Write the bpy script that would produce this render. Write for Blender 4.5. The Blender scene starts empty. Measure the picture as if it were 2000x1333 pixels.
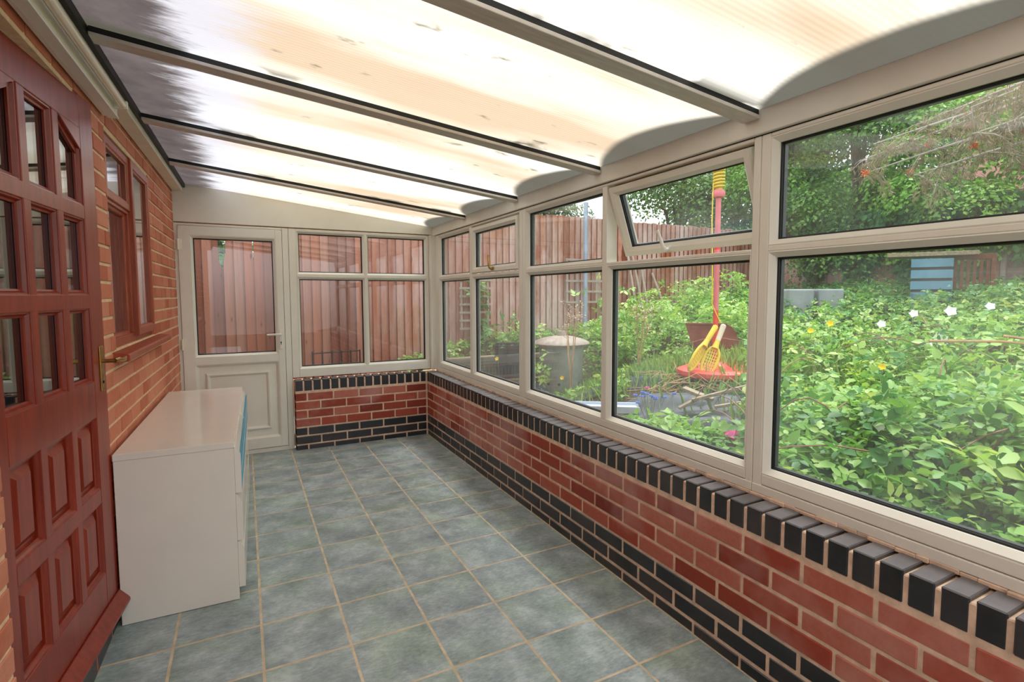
import bpy, math, random
import numpy as np
from mathutils import Vector, Matrix
random.seed(7); RNG = np.random.default_rng(11)
sc = bpy.context.scene; COL = sc.collection
R = math.radians

# ------------------------------------------------------------------ materials
def nmat(name):
    m = bpy.data.materials.new(name); m.use_nodes = True
    nt = m.node_tree; nt.nodes.clear()
    out = nt.nodes.new('ShaderNodeOutputMaterial')
    return m, nt, out
def N(nt, t, **kw):
    n = nt.nodes.new(t)
    for k, v in kw.items():
        if k in n.inputs.keys(): n.inputs[k].default_value = v
        else: setattr(n, k, v)
    return n
def LK(nt, a, b): nt.links.new(a, b)
def c4(c): return (c[0], c[1], c[2], 1.0)
def s2l(r, g, b):
    f = lambda v: (v/255/12.92) if v/255 <= .04045 else ((v/255+.055)/1.055)**2.4
    return (f(r), f(g), f(b))
def ramp(nt, fac, stops, interp='LINEAR'):
    r = nt.nodes.new('ShaderNodeValToRGB'); e = r.color_ramp.elements; r.color_ramp.interpolation = interp
    while len(e) < len(stops): e.new(.5)
    for i, (p, c) in enumerate(stops):
        e[i].position = p; e[i].color = c4(c)
    if fac is not None: LK(nt, fac, r.inputs[0])
    return r
def mixc(nt, fac, a, b, mode='MIX'):
    n = nt.nodes.new('ShaderNodeMix'); n.data_type = 'RGBA'; n.blend_type = mode
    for s, v in ((n.inputs[0], fac), (n.inputs[6], a), (n.inputs[7], b)):
        if isinstance(v, (int, float)): s.default_value = v
        elif isinstance(v, tuple): s.default_value = c4(v)
        else: LK(nt, v, s)
    return n.outputs[2]
def math_(nt, op, a, b=None, clamp=False):
    n = nt.nodes.new('ShaderNodeMath'); n.operation = op; n.use_clamp = clamp
    for s, v in ((n.inputs[0], a), (n.inputs[1], b)):
        if v is None: continue
        if isinstance(v, (int, float)): s.default_value = v
        else: LK(nt, v, s)
    return n.outputs[0]
def noise(nt, scale, detail=4, rough=.55, vec=None, sc3=None):
    n = N(nt, 'ShaderNodeTexNoise'); n.inputs['Scale'].default_value = scale
    n.inputs['Detail'].default_value = detail; n.inputs['Roughness'].default_value = rough
    if vec is None: vec = N(nt, 'ShaderNodeTexCoord').outputs['Object']
    if sc3:
        mp = N(nt, 'ShaderNodeMapping'); mp.inputs['Scale'].default_value = sc3; LK(nt, vec, mp.inputs[0]); vec = mp.outputs[0]
    LK(nt, vec, n.inputs['Vector']); return n.outputs['Fac']
def prin(nt, out, col, rough=.5, spec=.5, metal=0., bump=None, bstr=.2, bdist=.01, **kw):
    p = N(nt, 'ShaderNodeBsdfPrincipled')
    if isinstance(col, tuple): p.inputs['Base Color'].default_value = c4(col)
    else: LK(nt, col, p.inputs['Base Color'])
    if isinstance(rough, (int, float)): p.inputs['Roughness'].default_value = rough
    else: LK(nt, rough, p.inputs['Roughness'])
    p.inputs['Specular IOR Level'].default_value = spec; p.inputs['Metallic'].default_value = metal
    if bump is not None:
        b = N(nt, 'ShaderNodeBump'); b.inputs['Strength'].default_value = bstr; b.inputs['Distance'].default_value = bdist
        LK(nt, bump, b.inputs['Height']); LK(nt, b.outputs[0], p.inputs['Normal'])
    for k, v in kw.items(): p.inputs[k].default_value = v
    if out is not None: LK(nt, p.outputs[0], out.inputs[0])
    return p
def simple(name, rgb, rough=.5, spec=.5, metal=0., var=.12, scale=6., sc3=None, bstr=0.08):
    m, nt, out = nmat(name); c = s2l(*rgb)
    f = noise(nt, scale, 5, .6, None, sc3)
    lo = tuple(x*(1-var*1.6) for x in c); hi = tuple(min(1, x*(1+var)) for x in c)
    r = ramp(nt, f, [(.3, lo), (.7, hi)])
    prin(nt, out, r.outputs[0], rough, spec, metal, f, bstr, .004)
    return m
def wood(name, dark, light, rough=.4, scale=3., axis='Z', bstr=.15, spec=.5):
    m, nt, out = nmat(name)
    s = {'Z': (14, 14, 1.2), 'X': (1.2, 14, 14), 'Y': (14, 1.2, 14)}[axis]
    f = noise(nt, scale, 6, .65, None, s)
    r = ramp(nt, f, [(.25, s2l(*dark)), (.72, s2l(*light))])
    prin(nt, out, r.outputs[0], rough, spec, 0, f, bstr, .003)
    return m
def attr_ramp(name, stops, rough=.6, nscale=40., namt=.25, bstr=.3, spec=.4, haze=None, interp='LINEAR', sc3=None, bd=.004, dust=None):
    m, nt, out = nmat(name)
    a = N(nt, 'ShaderNodeAttribute', attribute_name='rnd')
    r = ramp(nt, a.outputs['Fac'], [(p, s2l(*c)) for p, c in stops], interp)
    f = noise(nt, nscale, 5, .65, None, sc3)
    col = mixc(nt, namt, r.outputs[0], ramp(nt, f, [(.25, (.25, .25, .25)), (.75, (1, 1, 1))]).outputs[0], 'MULTIPLY')
    if haze:
        hcol, amt, hs = haze
        h = noise(nt, hs, 4, .6)
        hm = ramp(nt, h, [(.48, (0, 0, 0)), (.72, (amt,)*3)]).outputs[0]
        col = mixc(nt, hm, col, s2l(*hcol))
    if dust:
        z = N(nt, 'ShaderNodeSeparateXYZ'); LK(nt, N(nt, 'ShaderNodeNewGeometry').outputs['True Normal'], z.inputs[0])
        dm = math_(nt, 'MULTIPLY', ramp(nt, z.outputs[2], [(.6, (0, 0, 0)), (.8, (1, 1, 1))]).outputs[0], ramp(nt, noise(nt, 9, 5, .6), [(.3, (.55,)*3), (.7, (.85,)*3)]).outputs[0])
        col = mixc(nt, dm, col, s2l(*dust))
    prin(nt, out, col, rough, spec, 0, f, bstr, bd)
    return m
def leafmat(name, cols, transl=.35, rough=.45, spec=.35):
    m, nt, out = nmat(name)
    a = N(nt, 'ShaderNodeAttribute', attribute_name='rnd')
    k = len(cols)
    r = ramp(nt, a.outputs['Fac'], [(i/(k-1), s2l(*c)) for i, c in enumerate(cols)])
    p = prin(nt, None, r.outputs[0], rough, spec)
    t = N(nt, 'ShaderNodeBsdfTranslucent')
    LK(nt, mixc(nt, 1.0, r.outputs[0], (1.0, 1.0, .55), 'MULTIPLY'), t.inputs[0])
    mx = N(nt, 'ShaderNodeMixShader'); mx.inputs[0].default_value = transl
    LK(nt, p.outputs[0], mx.inputs[1]); LK(nt, t.outputs[0], mx.inputs[2]); LK(nt, mx.outputs[0], out.inputs[0])
    return m
def glassmat(name, tint=(.97, .99, .985), dirt=.035, ior=1.5, dscale=2.2, refl=1.0, dcol=(.8, .8, .78)):
    m, nt, out = nmat(name)
    tr = N(nt, 'ShaderNodeBsdfTransparent'); tr.inputs[0].default_value = c4(tint)
    gl = N(nt, 'ShaderNodeBsdfGlossy'); gl.inputs['Roughness'].default_value = 0.004; gl.inputs[0].default_value = (1, 1, 1, 1)
    lw = N(nt, 'ShaderNodeLayerWeight'); lw.inputs[0].default_value = .5     # Schlick reflectance, the same from either side
    sch = math_(nt, 'ADD', .04, math_(nt, 'MULTIPLY', math_(nt, 'POWER', lw.outputs['Facing'], 5.), .96))
    mx = N(nt, 'ShaderNodeMixShader'); LK(nt, math_(nt, 'MULTIPLY', sch, refl, True), mx.inputs[0]); LK(nt, tr.outputs[0], mx.inputs[1]); LK(nt, gl.outputs[0], mx.inputs[2])
    # a thin film of dust with streaks
    df = N(nt, 'ShaderNodeBsdfTranslucent'); df.inputs[0].default_value = c4(dcol)
    f = noise(nt, dscale, 5, .65, None, (1, 1, .45))
    dm = ramp(nt, f, [(.35, (dirt*.35,)*3), (.75, (dirt*1.9,)*3)]).outputs[0]
    mx2 = N(nt, 'ShaderNodeMixShader'); LK(nt, dm, mx2.inputs[0]); LK(nt, mx.outputs[0], mx2.inputs[1]); LK(nt, df.outputs[0], mx2.inputs[2])
    LK(nt, mx2.outputs[0], out.inputs[0])
    return m

M = {}
M['pvc'] = simple('white_pvc', (227, 224, 213), .32, .5, 0, .03, 5, None, .02)
M['pvc_in'] = M['pvc']
M['gasket'] = simple('black_gasket', (18, 20, 20), .5, .4)
M['spacer'] = simple('glazing_spacer', (60, 66, 68), .45, .5)
M['glass'] = glassmat('window_glass', dirt=.042)
M['glass_hazy'] = glassmat('hazy_window_glass', dirt=.055, dscale=1.6)
M['glass_dark'] = glassmat('door_glass', tint=(.8, .84, .82), dirt=.012, refl=1.6)
M['glass_top'] = glassmat('sheet_top_skin', tint=(.98, .98, .97), dirt=.02, dscale=5)
M['brick_new'] = attr_ramp('new_red_brick', [(0, (132, 52, 38)), (.3, (162, 68, 50)), (.7, (176, 82, 62)), (1, (192, 116, 98))], .62, 55, .3, .35, .35, ((220, 186, 178), .55, 1.5))
M['brick_blue'] = attr_ramp('blue_engineering_brick', [(0, (28, 31, 36)), (.55, (40, 42, 48)), (1, (54, 49, 52))], .34, 60, .3, .3, .55, ((105, 90, 84), .3, 2.3), dust=(124, 120, 124))
M['brick_old'] = attr_ramp('house_brick', [(0, (182, 100, 74)), (.5, (200, 118, 90)), (1, (210, 136, 110))], .75, 50, .25, .4, .3, ((226, 170, 140), .35, 2.2))
M['mortar_new'] = simple('pink_mortar', (222, 192, 168), .85, .2, 0, .16, 22, None, .4)
M['mortar_old'] = simple('cream_mortar', (224, 196, 160), .85, .2, 0, .12, 25, None, .4)
M['mahogany'] = wood('mahogany_stain', (104, 28, 15), (150, 52, 30), .28, 2.6, 'Z', .05)
M['orange_wood'] = wood('stained_window_wood', (120, 42, 20), (176, 84, 52), .36, 3, 'Z', .08)
M['brass'] = simple('aged_brass', (176, 140, 78), .32, .5, 1., .25, 30)
M['laminate'] = simple('white_laminate', (232, 226, 216), .12, .5, 0, .02, 4, None, .0)
M['laminate_edge'] = simple('pale_laminate_edge', (228, 226, 220), .35, .5, 0, .02, 4)
M['blue_film'] = simple('light_blue_film', (60, 176, 216), .3, .5, 0, .05, 10)
M['plate'] = simple('cream_painted_channel', (232, 227, 210), .4, .5, 0, .05, 6)
M['tube'] = simple('white_tube_glass', (235, 226, 208), .15, .6, 0, .02, 5)
M['alu'] = simple('white_aluminium_bar', (206, 198, 190), .3, .5, 0.0, .10, 9, (1, 8, 1))
M['black'] = simple('dark_void', (12, 12, 12), .8, .2)
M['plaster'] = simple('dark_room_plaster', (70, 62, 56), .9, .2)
M['steel'] = simple('galvanised_steel', (150, 154, 152), .5, .5, .25, .16, 9)
M['post_blue'] = simple('blue_grey_post', (156, 172, 196), .45, .5, .2, .12, 8)
M['rust'] = simple('rusty_sheet', (120, 58, 44), .75, .3, 0, .3, 9)
M['red_pl'] = simple('faded_red_plastic', (224, 70, 62), .45, .5, 0, .14, 9)
M['pink_pl'] = simple('pink_faded_pole', (228, 120, 130), .45, .5, 0, .12, 9)
M['yel_pl'] = simple('yellow_plastic', (232, 206, 60), .45, .5, 0, .1, 9)
M['pale_grip'] = simple('pale_cream_grip', (226, 214, 190), .5, .4, 0, .1, 9)
M['tarp'] = simple('black_plastic_sheet', (64, 70, 84), .5, .6, 0, .25, 6)
M['potblack'] = simple('black_plastic_pot', (34, 36, 38), .5, .5)
M['whiteboard'] = simple('white_plastic_board', (206, 216, 232), .4, .5, 0, .08, 5, (1, 1, 6))
M['oldwood'] = wood('weathered_grey_wood', (120, 104, 90), (186, 168, 146), .8, 3, 'X', .3, .2)
M['sleeper'] = wood('mossy_timber', (88, 76, 58), (142, 124, 98), .85, 3, 'X', .3, .2)
M['trellis'] = wood('grey_trellis_wood', (150, 138, 130), (190, 178, 168), .8, 3, 'Z', .2, .2)
M['brownbench'] = wood('brown_slat_wood', (92, 46, 30), (132, 72, 48), .7, 3, 'X', .2, .2)
M['lap'] = attr_ramp('lap_panel_wood', [(0, (120, 96, 90)), (1, (160, 136, 128))], .8, 20, .3, .3, .2)
M['bluecrate'] = simple('blue_crate_plastic', (96, 146, 176), .5)
M['bluebag'] = simple('bright_blue_plastic', (30, 110, 214), .35)
M['pinkbag'] = simple('pink_plastic', (226, 70, 150), .35)
M['whiteplastic'] = simple('white_tub_plastic', (214, 220, 224), .4); M['tubgrey'] = simple('grey_tub_plastic', (150, 158, 164), .5); M['lid'] = simple('weathered_lid_metal', (160, 146, 136), .6, .4, .1, .2, 9)
M['wire'] = simple('dark_wire', (34, 28, 26), .6)
M['dry'] = simple('dry_stalk', (188, 150, 112), .8, .2, 0, .2, 20)
M['drypale'] = simple('dry_seed_fluff', (222, 206, 190), .9, .1, 0, .12, 40)
M['cane'] = simple('bramble_cane', (150, 104, 92), .6, .3, 0, .25, 20)
M['greencane'] = simple('green_stem', (120, 140, 70), .6, .3, 0, .2, 20)
M['bark'] = simple('bark', (92, 80, 70), .9, .2, 0, .3, 12, (4, 4, 1), .5)
M['palebranch'] = simple('pale_bare_branch', (176, 166, 158), .9, .2, 0, .2, 12)
M['petal_w'] = simple('white_petal', (246, 246, 246), .6, .2, 0, .03)
M['petal_y'] = simple('yellow_petal', (248, 214, 40), .6, .2, 0, .05)
M['petal_b'] = simple('blue_petal', (98, 130, 226), .6, .2, 0, .1)
M['petal_p'] = simple('purple_petal', (186, 120, 206), .6, .2, 0, .1)
M['orange'] = simple('orange_tuft', (226, 120, 62), .8, .2, 0, .15, 20)
M['house_far'] = simple('pink_house_brick', (214, 160, 150), .85, .2, 0, .12, 14, (1, 1, 6))
M['roof_far'] = simple('house_roof_tile', (150, 100, 88), .85, .2, 0, .15, 6)
M['soil'] = simple('dark_soil', (74, 60, 44), .95, .1, 0, .35, 7, None, .6)
M['paving'] = simple('grey_paving', (128, 122, 116), .9, .2, 0, .2, 6, None, .4)
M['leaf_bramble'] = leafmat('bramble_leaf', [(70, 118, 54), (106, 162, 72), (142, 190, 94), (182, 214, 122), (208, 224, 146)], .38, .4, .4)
M['leaf_deep'] = leafmat('deep_green_leaf', [(44, 92, 46), (66, 124, 62), (96, 156, 86), (128, 180, 108)], .35, .42)
M['leaf_hedge'] = leafmat('hedge_leaf', [(46, 84, 46), (70, 118, 60), (102, 152, 74), (148, 188, 96)], .35, .38, .45)
M['leaf_hedge_b'] = leafmat('bright_hedge_leaf', [(70, 124, 50), (104, 162, 62), (140, 196, 76), (184, 216, 104)], .38, .38, .45)
M['leaf_grey'] = leafmat('grey_green_leaf', [(86, 112, 84), (112, 138, 104), (146, 166, 128)], .3, .5)
M['needle'] = leafmat('brown_conifer_needle', [(124, 116, 98), (154, 140, 122), (184, 160, 140), (140, 150, 112)], .3, .7, .15)
M['grass'] = leafmat('long_grass', [(140, 186, 88), (176, 212, 116), (212, 230, 160)], .4, .5)
M['fence'] = None

# --- fence boards: red-brown, weathered to pale grey in places
def fencemat():
    m, nt, out = nmat('red_brown_fence_board')
    a = N(nt, 'ShaderNodeAttribute', attribute_name='rnd')
    r = ramp(nt, a.outputs['Fac'], [(0, s2l(142, 82, 62)), (.35, s2l(172, 102, 76)), (.7, s2l(192, 120, 92)), (1, s2l(188, 134, 114))])
    g = noise(nt, 2.4, 6, .65, None, (16, 16, .8))
    col = mixc(nt, .5, r.outputs[0], ramp(nt, g, [(.25, (.5, .45, .44)), (.7, (1.0, 1.0, 1.0))]).outputs[0], 'MULTIPLY')
    v = N(nt, 'ShaderNodeTexVoronoi'); v.inputs['Scale'].default_value = 3.2
    mp = N(nt, 'ShaderNodeMapping'); mp.inputs['Scale'].default_value = (3.2, 3.2, 1.0)
    LK(nt, N(nt, 'ShaderNodeTexCoord').outputs['Object'], mp.inputs[0]); LK(nt, mp.outputs[0], v.inputs['Vector'])
    kn = ramp(nt, v.outputs['Distance'], [(.05, (.25, .18, .15)), (.13, (1, 1, 1))]).outputs[0]
    col = mixc(nt, .8, col, kn, 'MULTIPLY')
    w = noise(nt, .9, 5, .7, None, (3.0, 1, .8))
    x = N(nt, 'ShaderNodeSeparateXYZ'); LK(nt, N(nt, 'ShaderNodeNewGeometry').outputs['Position'], x.inputs[0])
    wx = math_(nt, 'MULTIPLY', math_(nt, 'SUBTRACT', x.outputs[0], 0.6), .45, True)
    wm = math_(nt, 'MULTIPLY', ramp(nt, w, [(.40, (0, 0, 0)), (.62, (.85,)*3)]).outputs[0], wx, True)
    col = mixc(nt, wm, col, s2l(214, 192, 188))
    prin(nt, out, col, .8, .25, 0, g, .25, .004)
    return m
M['fence'] = fencemat(); M['fence_lap_shade'] = simple('painted_lap_shadow', (140, 88, 72), .85, .2, 0, .3, 12)

# --- floor tiles: square grey-green ceramic, tan grout, rust stains
TILE = .309; TX = .0211; TY = 2.0842
def floormat():
    m, nt, out = nmat('grey_green_floor_tile')
    tc = N(nt, 'ShaderNodeTexCoord').outputs['Object']
    mp = N(nt, 'ShaderNodeMapping'); mp.inputs['Location'].default_value = (-TX+TILE*40, -TY+TILE*40, 0); LK(nt, tc, mp.inputs[0])
    # slight wander of the grout
    wn = N(nt, 'ShaderNodeTexNoise'); wn.inputs['Scale'].default_value = 9; LK(nt, tc, wn.inputs['Vector'])
    wv = N(nt, 'ShaderNodeVectorMath', operation='MULTIPLY_ADD'); LK(nt, wn.outputs['Color'], wv.inputs[0]); wv.inputs[1].default_value = (.004, .004, 0); LK(nt, mp.outputs[0], wv.inputs[2])
    b = N(nt, 'ShaderNodeTexBrick'); b.offset = 0; b.squash = 1
    for k, v in (('Scale', 1.), ('Brick Width', TILE), ('Row Height', TILE), ('Mortar Size', .0055), ('Mortar Smooth', .15), ('Bias', 0.)): b.inputs[k].default_value = v
    b.inputs['Color1'].default_value = (0, 0, 0, 1); b.inputs['Color2'].default_value = (1, 1, 1, 1); b.inputs['Mortar'].default_value = (.5, .5, .5, 1)
    LK(nt, wv.outputs[0], b.inputs['Vector'])
    # per-tile offset of the mottling
    vo = N(nt, 'ShaderNodeVectorMath', operation='MULTIPLY_ADD'); LK(nt, b.outputs['Color'], vo.inputs[0]); vo.inputs[1].default_value = (7, 5, 3); LK(nt, tc, vo.inputs[2])
    big = noise(nt, 6.5, 6, .62, vo.outputs[0]); fine = noise(nt, 42, 5, .7, vo.outputs[0], (1, 2.2, 1)); hue = noise(nt, 4.2, 4, .6, vo.outputs[0])
    mixf = math_(nt, 'ADD', math_(nt, 'MULTIPLY', big, .62), math_(nt, 'MULTIPLY', fine, .38))
    cool = ramp(nt, mixf, [(.34, s2l(112, 125, 130)), (.5, s2l(148, 161, 165)), (.64, s2l(184, 196, 198))]).outputs[0]
    warm = ramp(nt, mixf, [(.34, s2l(112, 130, 120)), (.5, s2l(148, 166, 156)), (.64, s2l(180, 197, 187))]).outputs[0]
    col = mixc(nt, ramp(nt, hue, [(.46, (0, 0, 0)), (.68, (1, 1, 1))]).outputs[0], cool, warm)
    rust = noise(nt, 7.5, 3, .5, tc)
    col = mixc(nt, ramp(nt, rust, [(.73, (0, 0, 0)), (.80, (.6,)*3)]).outputs[0], col, s2l(150, 104, 52))
    gcol = ramp(nt, noise(nt, 14, 4, .6, tc), [(.3, s2l(180, 162, 134)), (.7, s2l(220, 202, 174))]).outputs[0]
    fac = b.outputs['Fac']
    col = mixc(nt, fac, col, gcol)
    rg = math_(nt, 'ADD', math_(nt, 'MULTIPLY', fac, .3), math_(nt, 'ADD', .27, math_(nt, 'MULTIPLY', fine, .2)))
    h = math_(nt, 'SUBTRACT', math_(nt, 'MULTIPLY', mixf, .12), fac)
    prin(nt, out, col, rg, .45, 0, h, .35, .003)
    return m
M['floor'] = floormat()

# --- roof sheets: fluted polycarbonate, algae and leaf mould lying on them
RZ0, RX0, RSL = 2.040, 1.665, .1115
RAFT = [4.22, 3.265, 2.32, 1.36, .40, -.56]
def roofmat():
    m, nt, out = nmat('stained_polycarbonate')
    tc = N(nt, 'ShaderNodeTexCoord').outputs['Object']
    xy = N(nt, 'ShaderNodeSeparateXYZ'); LK(nt, tc, xy.inputs[0]); X, Y = xy.outputs[0], xy.outputs[1]
    streak = noise(nt, 2.0, 5, .6, tc, (1.0, 5, 1)); streak2 = noise(nt, 1.0, 3, .5, tc, (.5, 2.2, 1)); blot = noise(nt, 4.5, 4, .6, tc, (1, 2.2, 1))
    base = ramp(nt, streak2, [(.36, s2l(250, 246, 236)), (.49, s2l(243, 234, 216)), (.64, s2l(216, 192, 164))]).outputs[0]
    base = mixc(nt, ramp(nt, streak, [(.52, (0, 0, 0)), (.76, (.42,)*3)]).outputs[0], base, s2l(204, 178, 150))
    base = mixc(nt, ramp(nt, blot, [(.645, (0, 0, 0)), (.73, (.85,)*3)]).outputs[0], base, s2l(128, 120, 96))
    # flutes
    wv = N(nt, 'ShaderNodeTexWave'); wv.bands_direction = 'Y'; wv.inputs['Scale'].default_value = 16.; LK(nt, tc, wv.inputs['Vector'])
    base = mixc(nt, .10, base, wv.outputs['Color'], 'MULTIPLY')
    # bluish algae film then leaf mould along the house wall
    jag = math_(nt, 'MULTIPLY', math_(nt, 'SUBTRACT', noise(nt, 3.0, 6, .7, tc, (1, 4, 1)), .5), .42)
    xa = math_(nt, 'ADD', X, jag)
    film = N(nt, 'ShaderNodeMapRange'); film.interpolation_type = 'SMOOTHSTEP'
    for k, v in (('From Min', .16), ('From Max', -.08), ('To Min', 0.), ('To Max', .75)): film.inputs[k].default_value = v
    LK(nt, xa, film.inputs['Value']); base = mixc(nt, film.outputs[0], base, s2l(206, 210, 226))
    mould = N(nt, 'ShaderNodeMapRange'); mould.interpolation_type = 'SMOOTHSTEP'
    for k, v in (('From Min', -.13), ('From Max', -.27), ('To Min', 0.), ('To Max', .97)): mould.inputs[k].default_value = v
    LK(nt, xa, mould.inputs['Value'])
    base = mixc(nt, mould.outputs[0], base, ramp(nt, noise(nt, 7, 4, .6, tc), [(.3, s2l(76, 69, 69)), (.7, s2l(104, 95, 94))]).outputs[0])
    # silt collected above the eaves: a sagging pool in every bay
    t = math_(nt, 'DIVIDE', math_(nt, 'SUBTRACT', 4.22+.955*4, Y), .955)
    fr = math_(nt, 'FRACT', t)
    hump = math_(nt, 'POWER', math_(nt, 'MULTIPLY', math_(nt, 'MULTIPLY', fr, math_(nt, 'SUBTRACT', 1.0, fr)), 4.), .8)
    wid = math_(nt, 'ADD', math_(nt, 'MULTIPLY', hump, .19), math_(nt, 'MULTIPLY', math_(nt, 'SUBTRACT', noise(nt, 2.0, 3, .5, tc), .5), .05))
    dx = math_(nt, 'SUBTRACT', math_(nt, 'ADD', X, wid), 1.70)
    silt = N(nt, 'ShaderNodeMapRange'); silt.interpolation_type = 'SMOOTHSTEP'
    for k, v in (('From Min', -.04), ('From Max', .015), ('To Min', 0.), ('To Max', .96)): silt.inputs[k].default_value = v
    LK(nt, dx, silt.inputs['Value']); base = mixc(nt, silt.outputs[0], base, s2l(86, 84, 76))
    # dark moss beside the bars
    edge = math_(nt, 'ABSOLUTE', math_(nt, 'SUBTRACT', fr, .03))
    em = math_(nt, 'MULTIPLY', ramp(nt, edge, [(.0, (1, 1, 1)), (.075, (0, 0, 0))]).outputs[0], ramp(nt, noise(nt, 3.2, 3, .5, tc), [(.55, (0, 0, 0)), (.62, (.9,)*3)]).outputs[0])
    base = mixc(nt, 1., mixc(nt, em, base, s2l(84, 84, 70)), (.68, .69, .705), 'MULTIPLY')
    tl = N(nt, 'ShaderNodeBsdfTranslucent'); LK(nt, base, tl.inputs[0])
    pr = prin(nt, None, mixc(nt, 1., base, (.55, .55, .55), 'MULTIPLY'), .35, .4)
    mx = N(nt, 'ShaderNodeMixShader'); mx.inputs[0].default_value = .24; LK(nt, tl.outputs[0], mx.inputs[1]); LK(nt, pr.outputs[0], mx.inputs[2]); LK(nt, mx.outputs[0], out.inputs[0])
    return m
M['roof'] = roofmat()

# ------------------------------------------------------------------ mesh helpers
WM = {}                                   # world matrix of every parent made here
class Fr:                                 # a working frame: u along, v up, w towards the viewer's side
    def __init__(s, o, U, W, V=(0, 0, 1)):
        s.o, s.U, s.V, s.W = Vector(o), Vector(U), Vector(V), Vector(W)
    def __call__(s, u, v, w): return s.o + s.U*u + s.V*v + s.W*w
ID = Fr((0, 0, 0), (1, 0, 0), (0, 1, 0))
def XYZ(x, y, z): return Vector((x, y, z))
class MB:
    def __init__(s): s.v = []; s.f = []; s.m = []; s.r = []; s.mats = []
    def mi(s, mat):
        if mat not in s.mats: s.mats.append(mat)
        return s.mats.index(mat)
    def add(s, vs, fs, mat, rnd=0.5):
        k = len(s.v); s.v += [tuple(x) for x in vs]; i = s.mi(mat)
        for f in fs: s.f.append([a+k for a in f]); s.m.append(i); s.r.append(rnd)
    def box(s, F, u0, u1, v0, v1, w0, w1, mat, rnd=.5):
        if F is None: P = [XYZ(u, v, w) for w in (w0, w1) for v in (v0, v1) for u in (u0, u1)]
        else: P = [F(u, v, w) for w in (w0, w1) for v in (v0, v1) for u in (u0, u1)]
        fs = [(0, 2, 3, 1), (4, 5, 7, 6), (0, 1, 5, 4), (2, 6, 7, 3), (0, 4, 6, 2), (1, 3, 7, 5)]
        a, b, c = P[1]-P[0], P[2]-P[0], P[4]-P[0]
        if a.cross(b).dot(c) < 0: fs = [f[::-1] for f in fs]
        s.add(P, fs, mat, rnd)
    def ring(s, F, u0, u1, v0, v1, prof, mat, rnd=.5):   # mitred frame; prof = [(inset, w), ...] closed
        n = len(prof); P = []
        for i, w in prof:
            P += [F(u0+i, v0+i, w), F(u1-i, v0+i, w), F(u1-i, v1-i, w), F(u0+i, v1-i, w)]
        fs = []
        for k in range(n):
            k2 = (k+1) % n
            for c in range(4):
                c2 = (c+1) % 4; fs.append((k*4+c, k2*4+c, k2*4+c2, k*4+c2))
        s.add(P, fs, mat, rnd)
    def poly(s, F, pts, w0, w1, mat, rnd=.5):            # extruded outline in u,v
        n = len(pts); P = [F(u, v, w0) for u, v in pts]+[F(u, v, w1) for u, v in pts]
        fs = [tuple(range(n))[::-1], tuple(range(n, 2*n))]+[(i, (i+1) % n, n+(i+1) % n, n+i) for i in range(n)]
        s.add(P, fs, mat, rnd)
    def tube(s, pts, rad, mat, seg=8, rnd=.5, cap=True):
        pts = [Vector(p) for p in pts]; n = len(pts)
        rad = rad if isinstance(rad, (list, tuple)) else [rad]*n
        P = []; up = Vector((0, 0, 1))
        for i, p in enumerate(pts):
            t = (pts[min(i+1, n-1)]-pts[max(i-1, 0)]).normalized()
            a = t.cross(up)
            if a.length < .05: a = t.cross(Vector((1, 0, 0)))
            a.normalize(); b = t.cross(a).normalized()
            for k in range(seg):
                an = 2*math.pi*k/seg; P.append(p+(a*math.cos(an)+b*math.sin(an))*rad[i])
        fs = [(i*seg+k, i*seg+(k+1) % seg, (i+1)*seg+(k+1) % seg, (i+1)*seg+k) for i in range(n-1) for k in range(seg)]
        if cap: fs += [tuple(range(seg))[::-1], tuple(range((n-1)*seg, n*seg))]
        s.add(P, fs, mat, rnd)
    def lathe(s, c, prof, mat, seg=24, rnd=.5, wob=0., k=12):   # prof = [(r, z)]
        P = []
        for r, z in prof:
            for i in range(seg):
                a = 2*math.pi*i/seg; rr = r*(1+wob*(r > .02)*math.cos(k*a)); P.append(Vector((c[0]+rr*math.cos(a), c[1]+rr*math.sin(a), c[2]+z)))
        n = len(prof)
        fs = [(i*seg+j, i*seg+(j+1) % seg, (i+1)*seg+(j+1) % seg, (i+1)*seg+j) for i in range(n-1) for j in range(seg)]
        fs += [tuple(range(seg))[::-1], tuple(range((n-1)*seg, n*seg))]
        s.add(P, fs, mat, rnd)
    def build(s, name, parent=None, loc=None, bev=0., seg=2, smooth=False, rotz=0.):
        me = bpy.data.meshes.new(name)
        if parent is not None: Mw = WM[parent]
        elif loc is not None: Mw = Matrix.Translation(loc) @ Matrix.Rotation(rotz, 4, 'Z')
        else: Mw = Matrix.Identity(4)
        inv = Mw.inverted()
        me.from_pydata([inv @ Vector(p) for p in s.v], [], s.f)
        for m in s.mats: me.materials.append(m)
        me.polygons.foreach_set('material_index', s.m)
        a = me.attributes.new('rnd', 'FLOAT', 'FACE'); a.data.foreach_set('value', s.r)
        if smooth: me.polygons.foreach_set('use_smooth', [True]*len(s.f))
        me.validate(); me.update()
        o = bpy.data.objects.new(name, me); COL.objects.link(o)
        if parent is not None: o.parent = parent
        else: o.matrix_world = Mw
        WM[o] = Mw
        if bev:
            b = o.modifiers.new('bevel', 'BEVEL'); b.width = bev; b.segments = seg; b.limit_method = 'ANGLE'; b.angle_limit = R(40)
        if smooth:
            e = o.modifiers.new('split', 'EDGE_SPLIT'); e.split_angle = R(38)
        return o
def tag(o, label=None, cat=None, group=None, kind=None):
    for k, v in (('label', label), ('category', cat), ('group', group), ('kind', kind)):
        if v: o[k] = v
    return o
def empty(name, loc, rz=0.):
    o = bpy.data.objects.new(name, None); COL.objects.link(o); o.empty_display_size = .1
    o.location = loc; o.rotation_euler = (0, 0, rz)
    WM[o] = Matrix.Translation(loc) @ Matrix.Rotation(rz, 4, 'Z'); return o
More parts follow.
